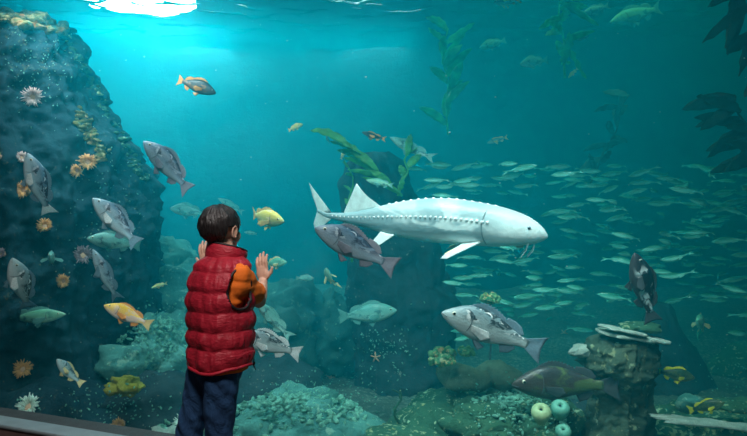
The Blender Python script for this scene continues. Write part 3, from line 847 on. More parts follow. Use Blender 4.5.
GC = 'grey rockfish in front of the cliff'
FISH = [
 # kind, mat, fin, tailfin, head px, tail px, Yh, Yt, bend, roll, flare, group, label
 ('rockfish', mf_grey, fin_grey, fin_white, (28, 153), (47, 216), 3.75, 3.85, -.15, 6, .3, GC, 'grey blotched fish nosing up the cliff, uppermost on the left edge'),
 ('rockfish', mf_pink, fin_pink, None, (144, 141), (193, 191), 3.9, 3.95, .3, -6, .3, GC, 'mauve grey fish over open water above the boy, tail down right'),
 ('rockfish', mf_grey, fin_grey, None, (93, 198), (140, 245), 3.7, 3.75, .3, 5, .6, GC, 'plump grey fish with a pale pectoral fin at mid cliff'),
 ('rockfish', mf_teal, fin_teal, None, (87, 238), (140, 246), 4.15, 4.25, -.3, 0, .3, GC, 'teal fish tucked behind the tail of the plump grey fish'),
 ('slim_rockfish', mf_grey, fin_grey, None, (93, 249), (117, 302), 3.75, 3.8, -.1, 4, .3, GC, 'slender grey fish diving tail first toward the orange and yellow fish'),
 ('rockfish', mf_grey2, fin_grey, None, (13, 258), (28, 311), 3.7, 3.9, -.1, 14, .5, GC, 'pale silvery fish hanging upright above the green fish'),
 ('rockfish', mf_teal, fin_teal, None, (50, 255), (54, 262), 4.0, 4.22, 0, 0, 1.4, GC, 'small blue teal fish facing straight out from the cliff'),
 ('rockfish', mf_orange, fin_orange, fin_gold, (104, 305), (150, 325), 3.5, 3.6, .3, 8, .9, 'orange and yellow fish', 'bright orange and yellow fish at the lower left by the cliff'),
 ('slim_rockfish', mf_green, fin_teal, None, (66, 314), (2, 320), 4.3, 4.3, .2, 0, .2, 'teal and green fish', 'large green fish under the pale upright fish at lower left'),
 ('rockfish', mf_grey2, fin_gold, None, (57, 359), (78, 384), 4.0, 4.1, .3, 10, .5, 'teal and green fish', 'little pale orange tinged fish nosing up below the green fish'),
 ('rockfish', mf_dkblue, fin_orange, None, (216, 93), (175, 78), 4.6, 4.6, .2, 0, .4, 'orange and yellow fish', 'dark fish with orange tail high in the bright water'),
 ('rockfish', mf_yellow, fin_gold, None, (303, 124), (288, 130), 5.0, 5.0, .2, 0, .4, 'orange and yellow fish', 'tiny golden fish alone in open water right of the bright beam'),
 ('rockfish', mf_yellow, fin_gold, None, (284, 221), (246, 215), 3.9, 4.1, .2, 10, .9, 'orange and yellow fish', 'yellow fish swimming right just above the boy\'s hands'),
 ('rockfish', mf_pink, fin_pink, None, (315, 227), (391, 265), 3.25, 3.35, .3, -4, .3, 'large blotched rockfish near the glass', 'dark blotched fish overlapping the tail of the sturgeon'),
 ('rockfish', mf_grey2, fin_grey, None, (442, 312), (537, 346), 3.35, 3.4, .2, -3, .3, 'large blotched rockfish near the glass', 'big pale blotched fish swimming left below the sturgeon'),
 ('rockfish', mf_teal, fin_teal, None, (397, 310), (338, 318), 5.0, 5.0, .2, 0, .3, 'teal and green fish', 'dim teal fish swimming right in front of the dark pillar'),
 ('rockfish', mf_grey2, fin_white, None, (238, 335), (299, 352), 3.4, 3.5, .2, 0, .4, 'fish beside the boy', 'pale fish with a broad white tail beside the vest hem'),
 ('slim_rockfish', mf_teal, fin_teal, None, (256, 300), (288, 337), 3.9, 4.0, .3, 0, .3, 'fish beside the boy', 'blue grey slim fish slanting down above the white tail'),
 ('rockfish', mf_green, fin_gold, None, (287, 262), (262, 264), 4.8, 4.9, .3, 0, .4, 'fish beside the boy', 'mottled green fish right behind the raised hand'),
 ('rockfish', mf_teal, fin_teal, None, (314, 278), (296, 278), 5.2, 5.2, .0, 0, .3, 'fish beside the boy', 'small glowing teal fish over the dark boulder'),
 ('rockfish', mf_green, fin_gold, None, (326, 268), (332, 290), 4.7, 4.9, .3, 40, .9, 'fish beside the boy', 'small pale green fish nose up below the blotched fish'),
 ('rockfish', mf_teal, fin_teal, None, (170, 208), (208, 214), 6.2, 6.2, .2, 0, .3, 'faint teal fish in the distance', 'faint teal fish just left of the boy\'s head'),
 ('slim_rockfish', mf_yellow, fin_gold, None, (151, 288), (167, 283), 5.0, 5.1, .1, 0, .3, 'orange and yellow fish', 'tiny golden fish in front of the teal boulders left of the vest'),
 ('slim_rockfish', mf_teal, fin_teal, None, (218, 198), (243, 213), 6.2, 6.3, .2, 0, .3, 'faint teal fish in the distance', 'faint slim teal fish grazing the top of the boy\'s hair'),
 ('slim_rockfish', mf_teal, fin_teal, None, (244, 232), (258, 234), 6.0, 6.0, .2, 0, .3, 'faint teal fish in the distance', 'faint sliver of a fish between head and yellow fish'),
 ('slim_rockfish', mf_dark, fin_orange, None, (362, 132), (384, 140), 4.9, 5.0, .2, 0, .8, 'fish over the kelp', 'small fish with orange fins over the green kelp blades'),
 ('slim_rockfish', mf_teal, fin_teal, None, (390, 137), (431, 160), 5.0, 5.1, .3, 0, .3, 'fish over the kelp', 'bright teal fish sloping down right above the kelp'),
 ('slim_rockfish', mf_green, fin_teal, None, (366, 180), (394, 186), 4.7, 4.7, .1, 0, .3, 'fish over the kelp', 'thin green fish just above the sturgeon\'s dorsal fin'),
 ('rockfish', mf_yellow, fin_gold, None, (345, 150), (341, 159), 5.3, 5.3, .1, 0, .3, 'fish over the kelp', 'tiny yellowish fish beside the top of the pillar'),
 ('slim_rockfish', mf_teal, fin_teal, None, (326, 134), (329, 144), 6.0, 6.1, .1, 0, .3, 'fish over the kelp', 'tiny dim fish in open water left of the kelp'),
 ('rockfish', mf_black, fin_dark, fin_dark, (635, 253), (650, 320), 3.6, 3.7, .1, 0, .4, 'dark fish at the right', 'black and white fish hanging nose up above the stump'),
 ('rockfish', mf_rust, fin_dark, None, (512, 384), (612, 382), 3.95, 4.0, .2, 0, .3, 'dark fish at the right', 'large dark rusty fish lying between coral log and stump'),
 ('rockfish', mf_olive, fin_yel, fin_yel, (695, 378), (656, 371), 4.1, 4.1, .1, 0, .5, 'dark fish at the right', 'olive fish with bright yellow fins above the slanted shelf'),
 ('rockfish', mf_olive, fin_yel, fin_yel, (725, 402), (688, 411), 4.0, 4.1, .1, 0, .5, 'dark fish at the right', 'olive fish with yellow fins resting on the slanted shelf'),
 ('rockfish', mf_green, fin_gold, None, (698, 320), (704, 326), 5.0, 5.3, 0, 0, .8, 'dark fish at the right', 'dim green round fish facing out above the pointed rock'),
 ('rockfish', mf_teal, fin_gold, None, (494, 3), (520, 0), 4.9, 5.0, 0, 30, .8, 'fish high on the right', 'pale fish cut by the top edge between the two kelps'),
 ('rockfish', mf_teal, fin_teal, None, (479, 48), (506, 40), 6.4, 6.4, 0, 0, .3, 'fish high on the right', 'dim teal fish just right of the tall kelp'),
 ('rockfish', mf_teal, fin_teal, None, (520, 64), (548, 60), 5.8, 5.9, 0, 0, .3, 'fish high on the right', 'teal fish with its tail in the bright green kelp'),
 ('slim_rockfish', mf_teal, fin_teal, None, (582, 14), (610, 5), 5.8, 5.9, 0, 0, .3, 'fish high on the right', 'slim teal fish near the top right of the bright kelp'),
 ('slim_rockfish', mf_green, fin_teal, None, (610, 22), (662, 7), 6.2, 6.4, 0, 0, .3, 'fish high on the right', 'long green fish near the top, farther right of two slim ones'),
 ('rockfish', mf_teal, fin_teal, None, (575, 38), (588, 36), 5.8, 5.9, 0, 0, .3, 'fish high on the right', 'tiny bright fish right of the bright green kelp'),
 ('slim_rockfish', mf_teal, fin_gold, None, (487, 143), (508, 137), 5.4, 5.4, 0, 0, .3, 'fish high on the right', 'small bright fish alone above the shoal'),
 ('slim_rockfish', mf_yellow, fin_gold, None, (568, 78), (578, 68), 5.6, 5.6, 0, 0, .3, 'fish high on the right', 'tiny yellowish fish below the bright green kelp'),
]
for (kind, mt, fm, tm, h, t, yh, yt, bd, rl, flr, grp, lab) in FISH:
    r = make_fish(kind, mt, fm, bd, flr, 'rockfish', tm)
    steep = abs(t[1] - h[1]) > 1.5 * abs(t[0] - h[0]) and yt - yh < .3 and abs(t[1] - h[1]) > 30
    place(r, at(h[0], h[1], yh), at(t[0], t[1], yt), rl, (1, 0, .35) if steep else (0, 0, 1))
    tag(r, lab, 'fish', grp)

# ------------------------------------------------------------------ sturgeon
SX = 3.9
m_eyed = plain_mat('sturgeon_eye_rim', (.16, .22, .26), .3, .6, bmp=0)
def sturgeon():
    mt = fish_mat('sturgeon_skin', (.36, .47, .48), (.60, .72, .71), (.76, .84, .83), (.24, .35, .37), amt=.47, scale=3.2, z0=-.06, z1=.085, rough=.42, blotch_lo=0)
    fm = plain_mat('sturgeon_fin', (.62, .74, .72), .45, trans=.1, scale=40)
    fe = plain_mat('sturgeon_fin_edge', (.9, .75, .4), .45, scale=40)
    sc_ = plain_mat('sturgeon_scute', (.95, .97, .95), .35, scale=60)
    tab = [(0, -.022, -.036, .008), (.012, -.002, -.046, .024), (.04, .024, -.058, .044), (.08, .047, -.067, .058), (.13, .065, -.074, .067), (.19, .080, -.079, .072), (.27, .092, -.081, .077),
           (.36, .101, -.080, .078), (.45, .100, -.078, .073), (.55, .086, -.07, .06), (.65, .062, -.056, .044), (.75, .034, -.037, .028), (.83, .017, -.025, .018), (.89, .012, -.016, .012), (.93, .012, -.010, .008), (.97, .022, .008, .005)]
    f = Fish(tab, .12)
    root = empty('sturgeon'); tag(root, 'long pale white sturgeon with barbels cruising right across the tank', 'fish')
    f.body(36, 90, .86).build('body', mt, root)
    S = lambda t: smooth_tab(tab, t)
    # scute rows
    for sgn in (1, -1):
        mb = MB()
        for i in range(34):
            t = .23 + .66 * i / 33; p = f.side(t, .22 + .0 * t); s = .0085 * (1 - .45 * i / 33)
            mb.ell(f.bd((p[0], (p[1] - .001) * sgn, p[2])), (s * .8, s * .7, s * .75), Matrix.Rotation(R(28), 3, 'Y'), 8, 5)
            mb.tube([f.bd((p[0] + s * .6, (p[1]) * sgn, p[2] + s * .9)), f.bd((p[0] - s * .8, (p[1] + s * .7) * sgn, p[2])), f.bd((p[0] + s * .6, p[1] * sgn, p[2] - s * .9))], [.0006, .0018, .0006], 5)
        mb.build('lateral_scutes', sc_, root)
    mb = MB()
    for i in range(15):
        t = .2 + .43 * i / 14; s = .011; z = S(t)[0]
        mb.loft([[f.bd((.5 - t + s * 1.1 * cos(k * pi / 4) * q - s * .5 * (1 - q), s * .7 * sin(k * pi / 4) * q, z - .003 + hh)) for k in range(8)] for q, hh in ((1, 0), (.6, .003), (.1, .006))])
    mb.build('dorsal_scutes', sc_, root)
    # dorsal fin far back
    b = [(.5 - t, 0, S(t)[0] - .008) for t in (.665, .72, .78, .84)]
    tp = [(.5 - .74, 0, S(.7)[0] + .050), (.5 - .782, 0, S(.7)[0] + .098), (.5 - .80, 0, S(.75)[0] + .07), (.5 - .835, 0, S(.84)[0] + .010)]
    f.fin(b, tp, .005, rays=26).build('dorsal_fin', fm, root)
    b = [(.5 - t, 0, S(t)[1] + .008) for t in (.76, .80, .83)]
    tp = [(.5 - .80, 0, -.075), (.5 - .83, 0, -.078), (.5 - .85, 0, -.045)]
    f.fin(b, tp, .004, rays=14).build('anal_fin', fm, root)
    # heterocercal tail: long upper lobe, short lower lobe
    b = [(.5 - .90, 0, .012), (.5 - .92, 0, .010), (.5 - .94, 0, .0), (.5 - .93, 0, -.008), (.5 - .90, 0, -.016)]
    tp = [(-.515, 0, .135), (-.492, 0, .07), (-.468, 0, .018), (-.488, 0, -.045), (-.476, 0, -.082)]
    f.fin(b, tp, .006, rays=34).build('tail_fin', fm, root)
    for sgn in (1, -1):
        b = [(.5 - .255, .055 * sgn, -.058), (.5 - .285, .055 * sgn, -.064), (.5 - .31, .05 * sgn, -.066)]
        tp = [(.5 - .375, .135 * sgn, -.118), (.5 - .40, .12 * sgn, -.122), (.5 - .385, .095 * sgn, -.108)]
        fn = f.fin(b, tp, .006, rays=16).build('pectoral_fin', fm, root)
        mb = MB(); mb.tube([f.bd(tp[0]), f.bd(V(tp[0]).lerp(V(b[0]), .5)), f.bd(b[0])], [.0025, .004, .006], 6); mb.build('fin_spine', fm, fn)
        mb = MB(); mb.tube([f.bd(tp[2]), f.bd(V(tp[2]).lerp(V(b[2]), .5))], [.004, .003], 6); mb.build('fin_edge', fe, fn)
        b = [(.5 - .60, .035 * sgn, -.056), (.5 - .635, .035 * sgn, -.052), (.5 - .66, .03 * sgn, -.048)]
        tp = [(.5 - .66, .06 * sgn, -.10), (.5 - .70, .065 * sgn, -.108), (.5 - .69, .05 * sgn, -.085)]
        f.fin(b, tp, .005, rays=14).build('pelvic_fin', fm, root)
        p = f.side(.075, .30)
        e = MB().ell(f.bd((p[0], (p[1] - .003) * sgn, p[2])), (.010, .005, .008)).build('eye', m_eyed, root)
        MB().ell(f.bd((p[0], (p[1] + .0005) * sgn, p[2])), (.0055, .003, .0045), nu=10, nv=8).build('pupil', m_eyeb, e)
        pts = []
        for i in range(11):
            u = -.85 + 1.6 * i / 10; t = .222 + .030 * (1 - u * u)
            q = f.side(t, u); pts.append(f.bd((q[0], q[1] * sgn, q[2])))
        MB().tube(pts, [.0012] + [.0030] * 9 + [.0012], 6).build('gill_slit', M_SG, root)
        for x0 in (.046, .072):
            MB().tube([f.bd((.5 - x0, .012 * sgn + (x0 - .05) * sgn, -.055)), f.bd((.5 - x0 - .006, .022 * sgn, -.085)), f.bd((.5 - x0 - .026, (.028 + (x0 - .055)) * sgn, -.112))], [.0018, .0016, .001], 6).build('barbel', sc_, root)
    MB().ell(f.bd((.5 - .105, 0, -.072)), (.018, .022, .008)).build('mouth', plain_mat('sturgeon_mouth', (.7, .6, .5), .5), root)
    place(root, at(548, 229, SX - .1), at(303, 216, SX + .25), 6)
    return root
sturgeon()

# ------------------------------------------------------------------ shoal
mf_sh = fish_mat('shoal_fish_skin', (.02, .2, .13), (.09, .46, .34), (.26, .75, .60), None, z0=-.05, z1=.07, rough=.25)
SHT = [(0, .0, -.01, .005), (.05, .022, -.03, .018), (.15, .065, -.07, .036), (.32, .095, -.10, .045), (.5, .09, -.098, .043), (.66, .048, -.052, .028), (.8, .02, -.022, .014), (.86, .016, -.016, .006)]
protos = []
for i, bdn in enumerate((-.5, 0, .5)):
    f = Fish(SHT, bdn); mb = f.body(12, 18)
    for q in (f.fin([(-.35, 0, .016), (-.35, 0, 0), (-.35, 0, -.016)], [(-.5, 0, .085), (-.42, 0, 0), (-.5, 0, -.085)], .004, rays=8),
              f.fin([(.06, 0, .068), (-.06, 0, .066)], [(.02, 0, .11), (-.07, 0, .08)], .004, rays=6),
              f.fin([(-.08, 0, -.062), (-.2, 0, -.04)], [(-.12, 0, -.095), (-.23, 0, -.055)], .004, rays=6)):
        mb.add(q.v, q.f)
    me = mesh('shoal_fish', mb.v, mb.f); me.materials.append(mf_sh)
    me.polygons.foreach_set('use_smooth', [True] * len(me.polygons)); protos.append(me)
rnd = random.Random(77); placed = []
tries = 0
while len(placed) < 290 and tries < 20000:
    tries += 1
    px = rnd.uniform(418, 760); py = rnd.uniform(160, 345)
    top = 166 + 5 * sin(px / 28)
    if px < 560 and py < 195: top = 163
    if py < top: continue
    if 318 < py and rnd.random() < .6: continue
    if px < 455 and py > 245: continue
    if px < 470 and 200 < py < 245 and False: continue
    if 195 < py < 240 and px < 545: continue
    if px > 610 and py > 300 and rnd.random() < .7: continue
    Y = rnd.uniform(4.7, 8.2)
    if px < 470: Y = rnd.uniform(5.0, 5.6)
    if px > 640 and py > 300: Y = min(Y, 5.3)
    L = .20 + .08 * rnd.random()
    c = at(px, py, Y)
    if any((c - q).length < .15 for q in placed): continue
    placed.append(c)
    o = link('shoal_fish', rnd.choice(protos), None)
    pitch = rnd.gauss(0, .14); yaw = rnd.gauss(0, .38); face = -1 if rnd.random() < .72 else 1
    d = V((face * cos(yaw) * cos(pitch), sin(yaw), sin(pitch)))
    place(o, c + d * L / 2, c - d * L / 2, rnd.gauss(0, 12))
    tag(o, 'small silvery green fish swimming in the dense shoal behind the sturgeon\'s head', 'fish', 'shoal of small silvery fish')

rnd = random.Random(31); mb = MB()
for _ in range(170):
    q = at(rnd.uniform(0, 747), rnd.uniform(20, 430), rnd.uniform(3.7, 6.5)); r_ = rnd.uniform(.0015, .005)
    mb.ell(q, (r_ * rnd.uniform(1, 1.8), r_, r_), nu=6, nv=4)
tag(mb.build('marine_snow', m_pale), 'tiny pale specks drifting throughout the water', 'particles', None, 'stuff')
# ------------------------------------------------------------------ kelp
def kelp(name, base, top, nbl, bl, bw, mat, label, seed, spread=1.0, stem=.012, t0=.1, droop=.3, group='kelp in the tank', dirs=None):
    rnd = random.Random(seed); base = V(base); top = V(top)
    root = empty(name, base); tag(root, label, 'kelp', group)
    L = top - base
    pts = [L * (i / 12) + V((.05 * sin(i * .9 + seed), .04 * cos(i * .7 + seed), 0)) * (i / 12) for i in range(13)]
    MB().tube(pts, [stem * (1 - .5 * i / 12) for i in range(13)], 7).build('stem', mat, root)
    for b in range(nbl):
        t = t0 + (1 - t0) * (b + rnd.random() * .6) / nbl; t = min(t, 1)
        i = min(int(t * 12), 11); p = pts[i].lerp(pts[i + 1], t * 12 - i)
        if dirs: d = V(dirs[b % len(dirs)]).normalized()
        else:
            a = rnd.uniform(0, 2 * pi); d = V((cos(a) * spread, sin(a) * spread * .5, rnd.uniform(-droop, 1) * 1.0)).normalized()
        l = bl * rnd.uniform(.6, 1.15); w_ = bw * rnd.uniform(.7, 1.2)
        side = d.cross(V((rnd.uniform(-.4, .4), -1, rnd.uniform(-.4, .4)))).normalized(); nr = d.cross(side).normalized()
        A = []; n = 14; ph = rnd.uniform(0, 6)
        fs = []
        for k in range(n + 1):
            u = k / n; w2 = w_ * sin(pi * min(1, u * .92 + .08)) ** .8 + .002
            c = p + d * l * u + nr * .10 * l * sin(u * 3 + ph) + V((0, 0, -.22 * l * u * u))
            for j, s_ in enumerate((-1, -.5, 0, .5, 1)):
                A.append(c + side * w2 * s_ + nr * (.012 * sin(u * 22 + ph + s_ * 2) * abs(s_) + .0025))
        nA = len(A)
        A += [q - nr * .005 for q in A]
        for k in range(n):
            for j in range(4):
                q = k * 5 + j; fs.append((q, q + 1, q + 6, q + 5)); fs.append((nA + q, nA + q + 5, nA + q + 6, nA + q + 1))
            q = k * 5; fs.append((q, q + 5, nA + q + 5, nA + q)); q = k * 5 + 4; fs.append((q, nA + q, nA + q + 5, q + 5))
        fs.append((0, nA, nA + 1, 1)); MB().add(A, fs).build('blade', mat, root)
    return root
m_kelp = plain_mat('kelp_green', (.10, .42, .10), .45, trans=.4, scale=9, var=.35)
m_kelpb = plain_mat('kelp_bright', (.12, .62, .28), .4, trans=.45, scale=9, var=.35)
m_kelpd = plain_mat('kelp_dark', (.015, .05, .02), .5, trans=.2, scale=9, var=.3)
kelp('kelp', at(448, 135, 6.4), at(444, 28, 6.4), 13, .42, .045, m_kelpb, 'tall faint kelp frond floating upright above the sturgeon', 3, .5, droop=.0)
kelp('kelp', at(565, 78, 5.6), at(558, -30, 5.6), 16, .34, .04, m_kelpb, 'bright green kelp hanging from the top edge on the right', 5, .7)
kelp('kelp', at(402, 196, 5.0), at(345, 138, 4.9), 9, .36, .032, m_kelp, 'green kelp blades slanting up left over the pillar top', 8, dirs=[(-1, .1, .75), (-1, -.2, 1.0), (-.8, .1, .5)], t0=.0)
kelp('kelp', at(398, 196, 5.0), at(412, 148, 5.0), 4, .22, .03, m_kelp, 'short upright kelp blades right of the slanting ones', 9, dirs=[(.2, 0, 1), (-.3, 0, 1), (.5, 0, .6)], t0=.0)
kelp('kelp', at(352, 262, 5.1), at(348, 160, 5.25), 8, .12, .012, m_kelp, 'thin greenish strand climbing the left edge of the pillar', 12, .5)
kelp('kelp', at(590, 185, 6.6), at(630, 95, 6.6), 14, .34, .04, m_kelpd, 'dark kelp clump above the shoal', 14, .8)
kelp('kelp', at(775, 175, 4.6), at(730, 95, 4.6), 14, .42, .05, m_kelpd, 'dark kelp fanning in from the right edge', 15, dirs=[(-1, 0, .35), (-1, .2, .0), (-1, -.2, .6), (-.8, 0, -.3)])
kelp('kelp', at(770, 60, 4.2), at(735, -25, 4.2), 10, .34, .045, m_kelpd, 'dark kelp hanging in the top right corner', 16, dirs=[(-.5, 0, -1), (-.2, .2, -1), (-1, -.2, -.4)])
kelp('kelp', at(398, 436, 4.4), at(396, 390, 4.4), 3, .12, .012, m_green, 'thin pale sea whip at the foot of the pillar', 18, .2)

# ------------------------------------------------------------------ the boy
m_skin = plain_mat('skin', (.62, .36, .26), .5, .4, var=.06, scale=14, bmp=.05)
m_hair = None
m, nt, out = new_mat('black_hair'); s = bsdf(nt, out, .36, .5)
n = tex_noise(nt, coords(nt, 'Object', (60, 60, 7)), 3, 4)
nt.links.new(ramp(nt, n, [(.3, (.006, .005, .006)), (.7, (.028, .022, .022))]), s.inputs['Base Color']); bump(nt, s, n, .7, .006); m_hair = m
m, nt, out = new_mat('red_quilted_nylon'); s = bsdf(nt, out, .52, .4)
co_ = coords(nt); n = tex_noise(nt, co_, 16, 5, .6); n2 = tex_noise(nt, coords(nt, 'Object', (1, 1, 2.2)), 30, 4, .6, .6)
nt.links.new(ramp(nt, n, [(.3, (.30, .008, .022)), (.7, (.42, .014, .032))]), s.inputs['Base Color']); bump(nt, s, n2, .55, .010); m_vest = m
m_black = plain_mat('black_piping', (.012, .010, .012), .55, .4)
m_shirt = plain_mat('orange_cotton', (.82, .17, .02), .75, .2, var=.1, scale=14, bmp=.5, bdist=.01)
m, nt, out = new_mat('dark_denim'); s = bsdf(nt, out, .8, .2)
n = tex_noise(nt, coords(nt, 'Object', (1, 1, .5)), 9, 5, .6); n2 = tex_noise(nt, coords(nt, 'Object', (1, 1, .6)), 18, 5, .6, 1)
nt.links.new(ramp(nt, n, [(.3, (.012, .035, .09)), (.7, (.03, .09, .21))]), s.inputs['Base Color']); bump(nt, s, n2, .6, .02); m_jean = m
m_shoe = plain_mat('dark_sneaker', (.05, .05, .06), .6)
m_eye_w = plain_mat('eye_white', (.8, .8, .78), .2, .6, bmp=0)
m_lip = plain_mat('lips', (.55, .22, .2), .5, .4, bmp=0)

boy = empty('boy', (-.625, 2.44, 0))
tag(boy, 'boy in red puffer vest and jeans pressing his hands to the glass', 'person')
TY = R(-44)               # torso yaw (clockwise)
HY = R(-30)               # head yaw
BL = V((-.625, 2.44, 0))
RT = Matrix.Rotation(TY, 3, 'Z'); RH = Matrix.Rotation(HY, 3, 'Z') @ Matrix.Rotation(R(4), 3, 'X') @ Matrix.Scale(.91, 3)
def W(px, py, Y): return at(px, py, Y) - BL
fwd = RT @ V((0, 1, 0)); rgt = RT @ V((1, 0, 0))
HC = W(221.5, 230, 2.46)                        # head centre
NB = V((0, 0, 1.03)) + fwd * .03 + V((.01, 0, 0))
shR = V((0, 0, .985)) + rgt * .110 + fwd * .02
shL = V((0, 0, .985)) - rgt * .110 + fwd * .02
elR, wrR = W(259, 301, 2.56), W(263, 281, 2.70)
elL, wrL = W(203, 292, 2.70), W(206, 268, 2.81)
hipR = V((-.03, 0, .56)) + rgt * .065; hipL = V((-.03, 0, .56)) - rgt * .065
knR = W(219, 436, 2.42) ; knL = W(190, 436, 2.50)
knR.z = knL.z = .31
anR = V((knR.x - .01, knR.y - .02, .07)); anL = V((knL.x - .01, knL.y - .01, .07))

body = MB()
def E(c, r): body.ell(HC + RH @ V(c), r, RH, 24, 16)
E((0, -.010, .022), (.074, .088, .082))
E((0, .022, -.030), (.057, .062, .068))
E((0, .052, -.070), (.030, .030, .028))
E((.03, .052, -.032), (.027, .026, .028)); E((-.03, .052, -.032), (.027, .026, .028))
E((0, .066, .028), (.048, .022, .028))
for s_ in (1, -1):
    E((s_ * .030, .074, .018), (.018, .009, .006))
body.cap(HC + RH @ V((0, .078, .012)), HC + RH @ V((0, .094, -.020)), .006, .010, 12)
E((.009, .086, -.024), (.007, .008, .006)); E((-.009, .086, -.024), (.007, .008, .006))
for s_ in (1, -1):
    # ear: bowl with a rolled rim
    c = V((s_ * .074, .0, -.008))
    E(c, (.006, .013, .024))
    pts = [HC + RH @ (c + V((s_ * (.006 + .004 * sin(a)), -.015 * cos(a) * .9 - .002, .026 * sin(a)))) for a in [R(x) for x in range(-70, 230, 20)]]
    body.tube(pts, .0042, 8); E(c + V((s_ * .002, .006, -.022)), (.006, .007, .007))
body.cap(HC + RH @ V((0, -.02, -.04)), NB, .044, .048, 18)
body.cap(NB, V((0, 0, .95)) + fwd * .01, .05, .085, 18)
body.cap(shR * .8 + NB * .2 - V((0, 0, .01)), shL * .8 + NB * .2 - V((0, 0, .01)), .036, .036)
M_ = RT
body.ell(V((0, 0, .90)) + fwd * .005, (.112, .078, .12), RT); body.ell(V((0, 0, .76)), (.102, .076, .15), RT); body.ell(V((-.01, 0, .62)), (.105, .08, .09), RT)
for a_, b_, c_, sg in ((shR, elR, wrR, 1), (shL, elL, wrL, -1)):
    body.cap(a_, b_, .034, .030); 
    body.cap(b_, b_.lerp(c_, .35), .030, .030); body.cap(b_.lerp(c_, .35), c_, .030, .0205)
for a_, b_, c_ in ((hipR, knR, anR), (hipL, knL, anL)):
    body.cap(a_, b_, .064, .045); body.cap(b_, b_.lerp(c_, .3) - fwd * .01, .043, .046); body.cap(b_.lerp(c_, .3), c_, .044, .03)
    body.cap(c_, c_ + fwd * .10 + V((0, 0, -.04)), .03, .024)
# hands: palm flat toward the glass, fingers up
gn = V((.352, .936, 0))          # into the glass
def hand(wr, tip, sgn, lean):
    up = (tip - wr).normalized(); ac = up.cross(gn).normalized()     # ac points to viewer's right
    nrm = ac.cross(up).normalized()
    if nrm.dot(gn) < 0: nrm = -nrm
    L = .142
    base = [.0 for _ in range(4)]
    p0 = wr + up * .006
    Mx = Matrix((ac, nrm, up)).transposed()
    body.ell(wr + up * .034, (.031, .0125, .038), Mx); body.ell(wr + up * .052, (.031, .0105, .022), Mx)
    body.ell(wr + up * .03 - ac * sgn * .018, (.014, .013, .027), Mx)
    # thumb is on the side toward the other hand
    for k, (off, l, sp_) in enumerate(((-.0225, .056, -.05), (-.0078, .066, -.01), (.0072, .061, .03), (.0215, .047, .08))):
        # k=0 index (thumb side)
        o_ = off * sgn
        d = (up + ac * sp_ * sgn).normalized()
        a = wr + up * (.064 - abs(off) * .18) + ac * o_
        j1 = a + d * l * .42 - nrm * .004; j2 = a + d * l * .74 - nrm * .0005; j3 = a + d * l + nrm * .006
        body.cap(a, j1, .0076, .0070, 10); body.cap(j1, j2, .0070, .0064, 10); body.cap(j2, j3, .0064, .0054, 10)
    a = wr + up * .016 - ac * sgn * .022
    j1 = a + (up * .75 - ac * sgn * .75).normalized() * .026 + nrm * .004; j2 = j1 + (up * .95 - ac * sgn * .45).normalized() * .022
    body.cap(wr + up * .01 - ac * sgn * .012, a, .012, .010, 10); body.cap(a, j1, .0095, .0085, 10); body.cap(j1, j2, .0085, .0066, 10)
hand(wrR, W(261, 247, 2.725), 1, 0)
hand(wrL, W(203, 236, 2.835), -1, 0)
body_o = remesh(body, 'body', .0026, m_skin, boy, 3)

# eyes and mouth
for s_ in (1, -1):
    e = MB().ell(HC + RH @ V((s_ * .029, .072, .004)), (.011, .009, .007), RH).build('eye', m_eye_w, boy)
    MB().ell(HC + RH @ V((s_ * .029, .0785, .004)), (.0052, .003, .0052), RH, 12, 8).build('iris', m_eyeb, e)
    mb = MB(); mb.tube([HC + RH @ V((s_ * x, y, z)) for x, y, z in ((.016, .079, .022), (.03, .081, .026), (.045, .073, .022))], [.002, .003, .001], 6); mb.build('eyebrow', m_hair, boy)
mb = MB(); mb.tube([HC + RH @ V(p) for p in ((-.019, .078, -.047), (-.008, .086, -.045), (0, .087, -.046), (.008, .086, -.045), (.019, .078, -.047))], [.001, .0035, .004, .0035, .001], 8); mb.build('mouth', m_lip, boy)

# hair: cap of short strands
def hair():
    nu, nv = 220, 130; vs = []; ok = []
    for j in range(nv + 1):
        a = pi * j / nv
        for i in range(nu):
            b = 2 * pi * i / nu
            d = V((sin(a) * sin(b), sin(a) * cos(b), cos(a)))   # b=0 front
            k = 1 + .035 * noise.noise(V((b * 14 + a * 2, a * 2.2, 1))) + .03 * noise.noise(d * 3.2) + .015 * noise.noise(V((b * 40, a * 3, 1)))
            p = V((d.x * .0865 * k, d.y * .1005 * k - .011, d.z * .094 * k + .022))
            if p.z < -.02 and d.y < .2: # drawn in toward the neck
                q = min(1, (-.02 - p.z) / .06); p.x *= 1 - .28 * q; p.y = p.y * (1 - .20 * q)
            ph = abs(b if b < pi else b - 2 * pi)        # 0 front .. pi back
            n_ = .010 * noise.noise(V((b * 16, 0, 2)))
            if ph < .75: thr = .050 - .02 * (ph / .75)
            elif ph < 1.28: thr = .030 - .045 * (ph - .75) / .53
            elif ph < 1.85: thr = .016
            elif ph < 2.1: thr = .016 - (ph - 1.85) / .25 * .08
            else: thr = -.078
            vs.append(p); ok.append(p.z > thr + n_)
    fs = []
    for j in range(nv):
        for i in range(nu):
            k = (i + 1) % nu; q = (j * nu + i, (j + 1) * nu + i, (j + 1) * nu + k, j * nu + k)
            if all(ok[x] for x in q): fs.append(q)
    me = mesh('hair', [HC + RH @ v for v in vs], fs)
    bm = bmesh.new(); bm.from_mesh(me); bmesh.ops.delete(bm, geom=[v for v in bm.verts if not v.link_faces], context='VERTS'); bmesh.ops.recalc_face_normals(bm, faces=bm.faces); bm.to_mesh(me); bm.free()
    o = link('hair', me, m_hair, boy)
    sm = o.modifiers.new('s', 'SOLIDIFY'); sm.thickness = .014; sm.offset = -1
    return o
hair()

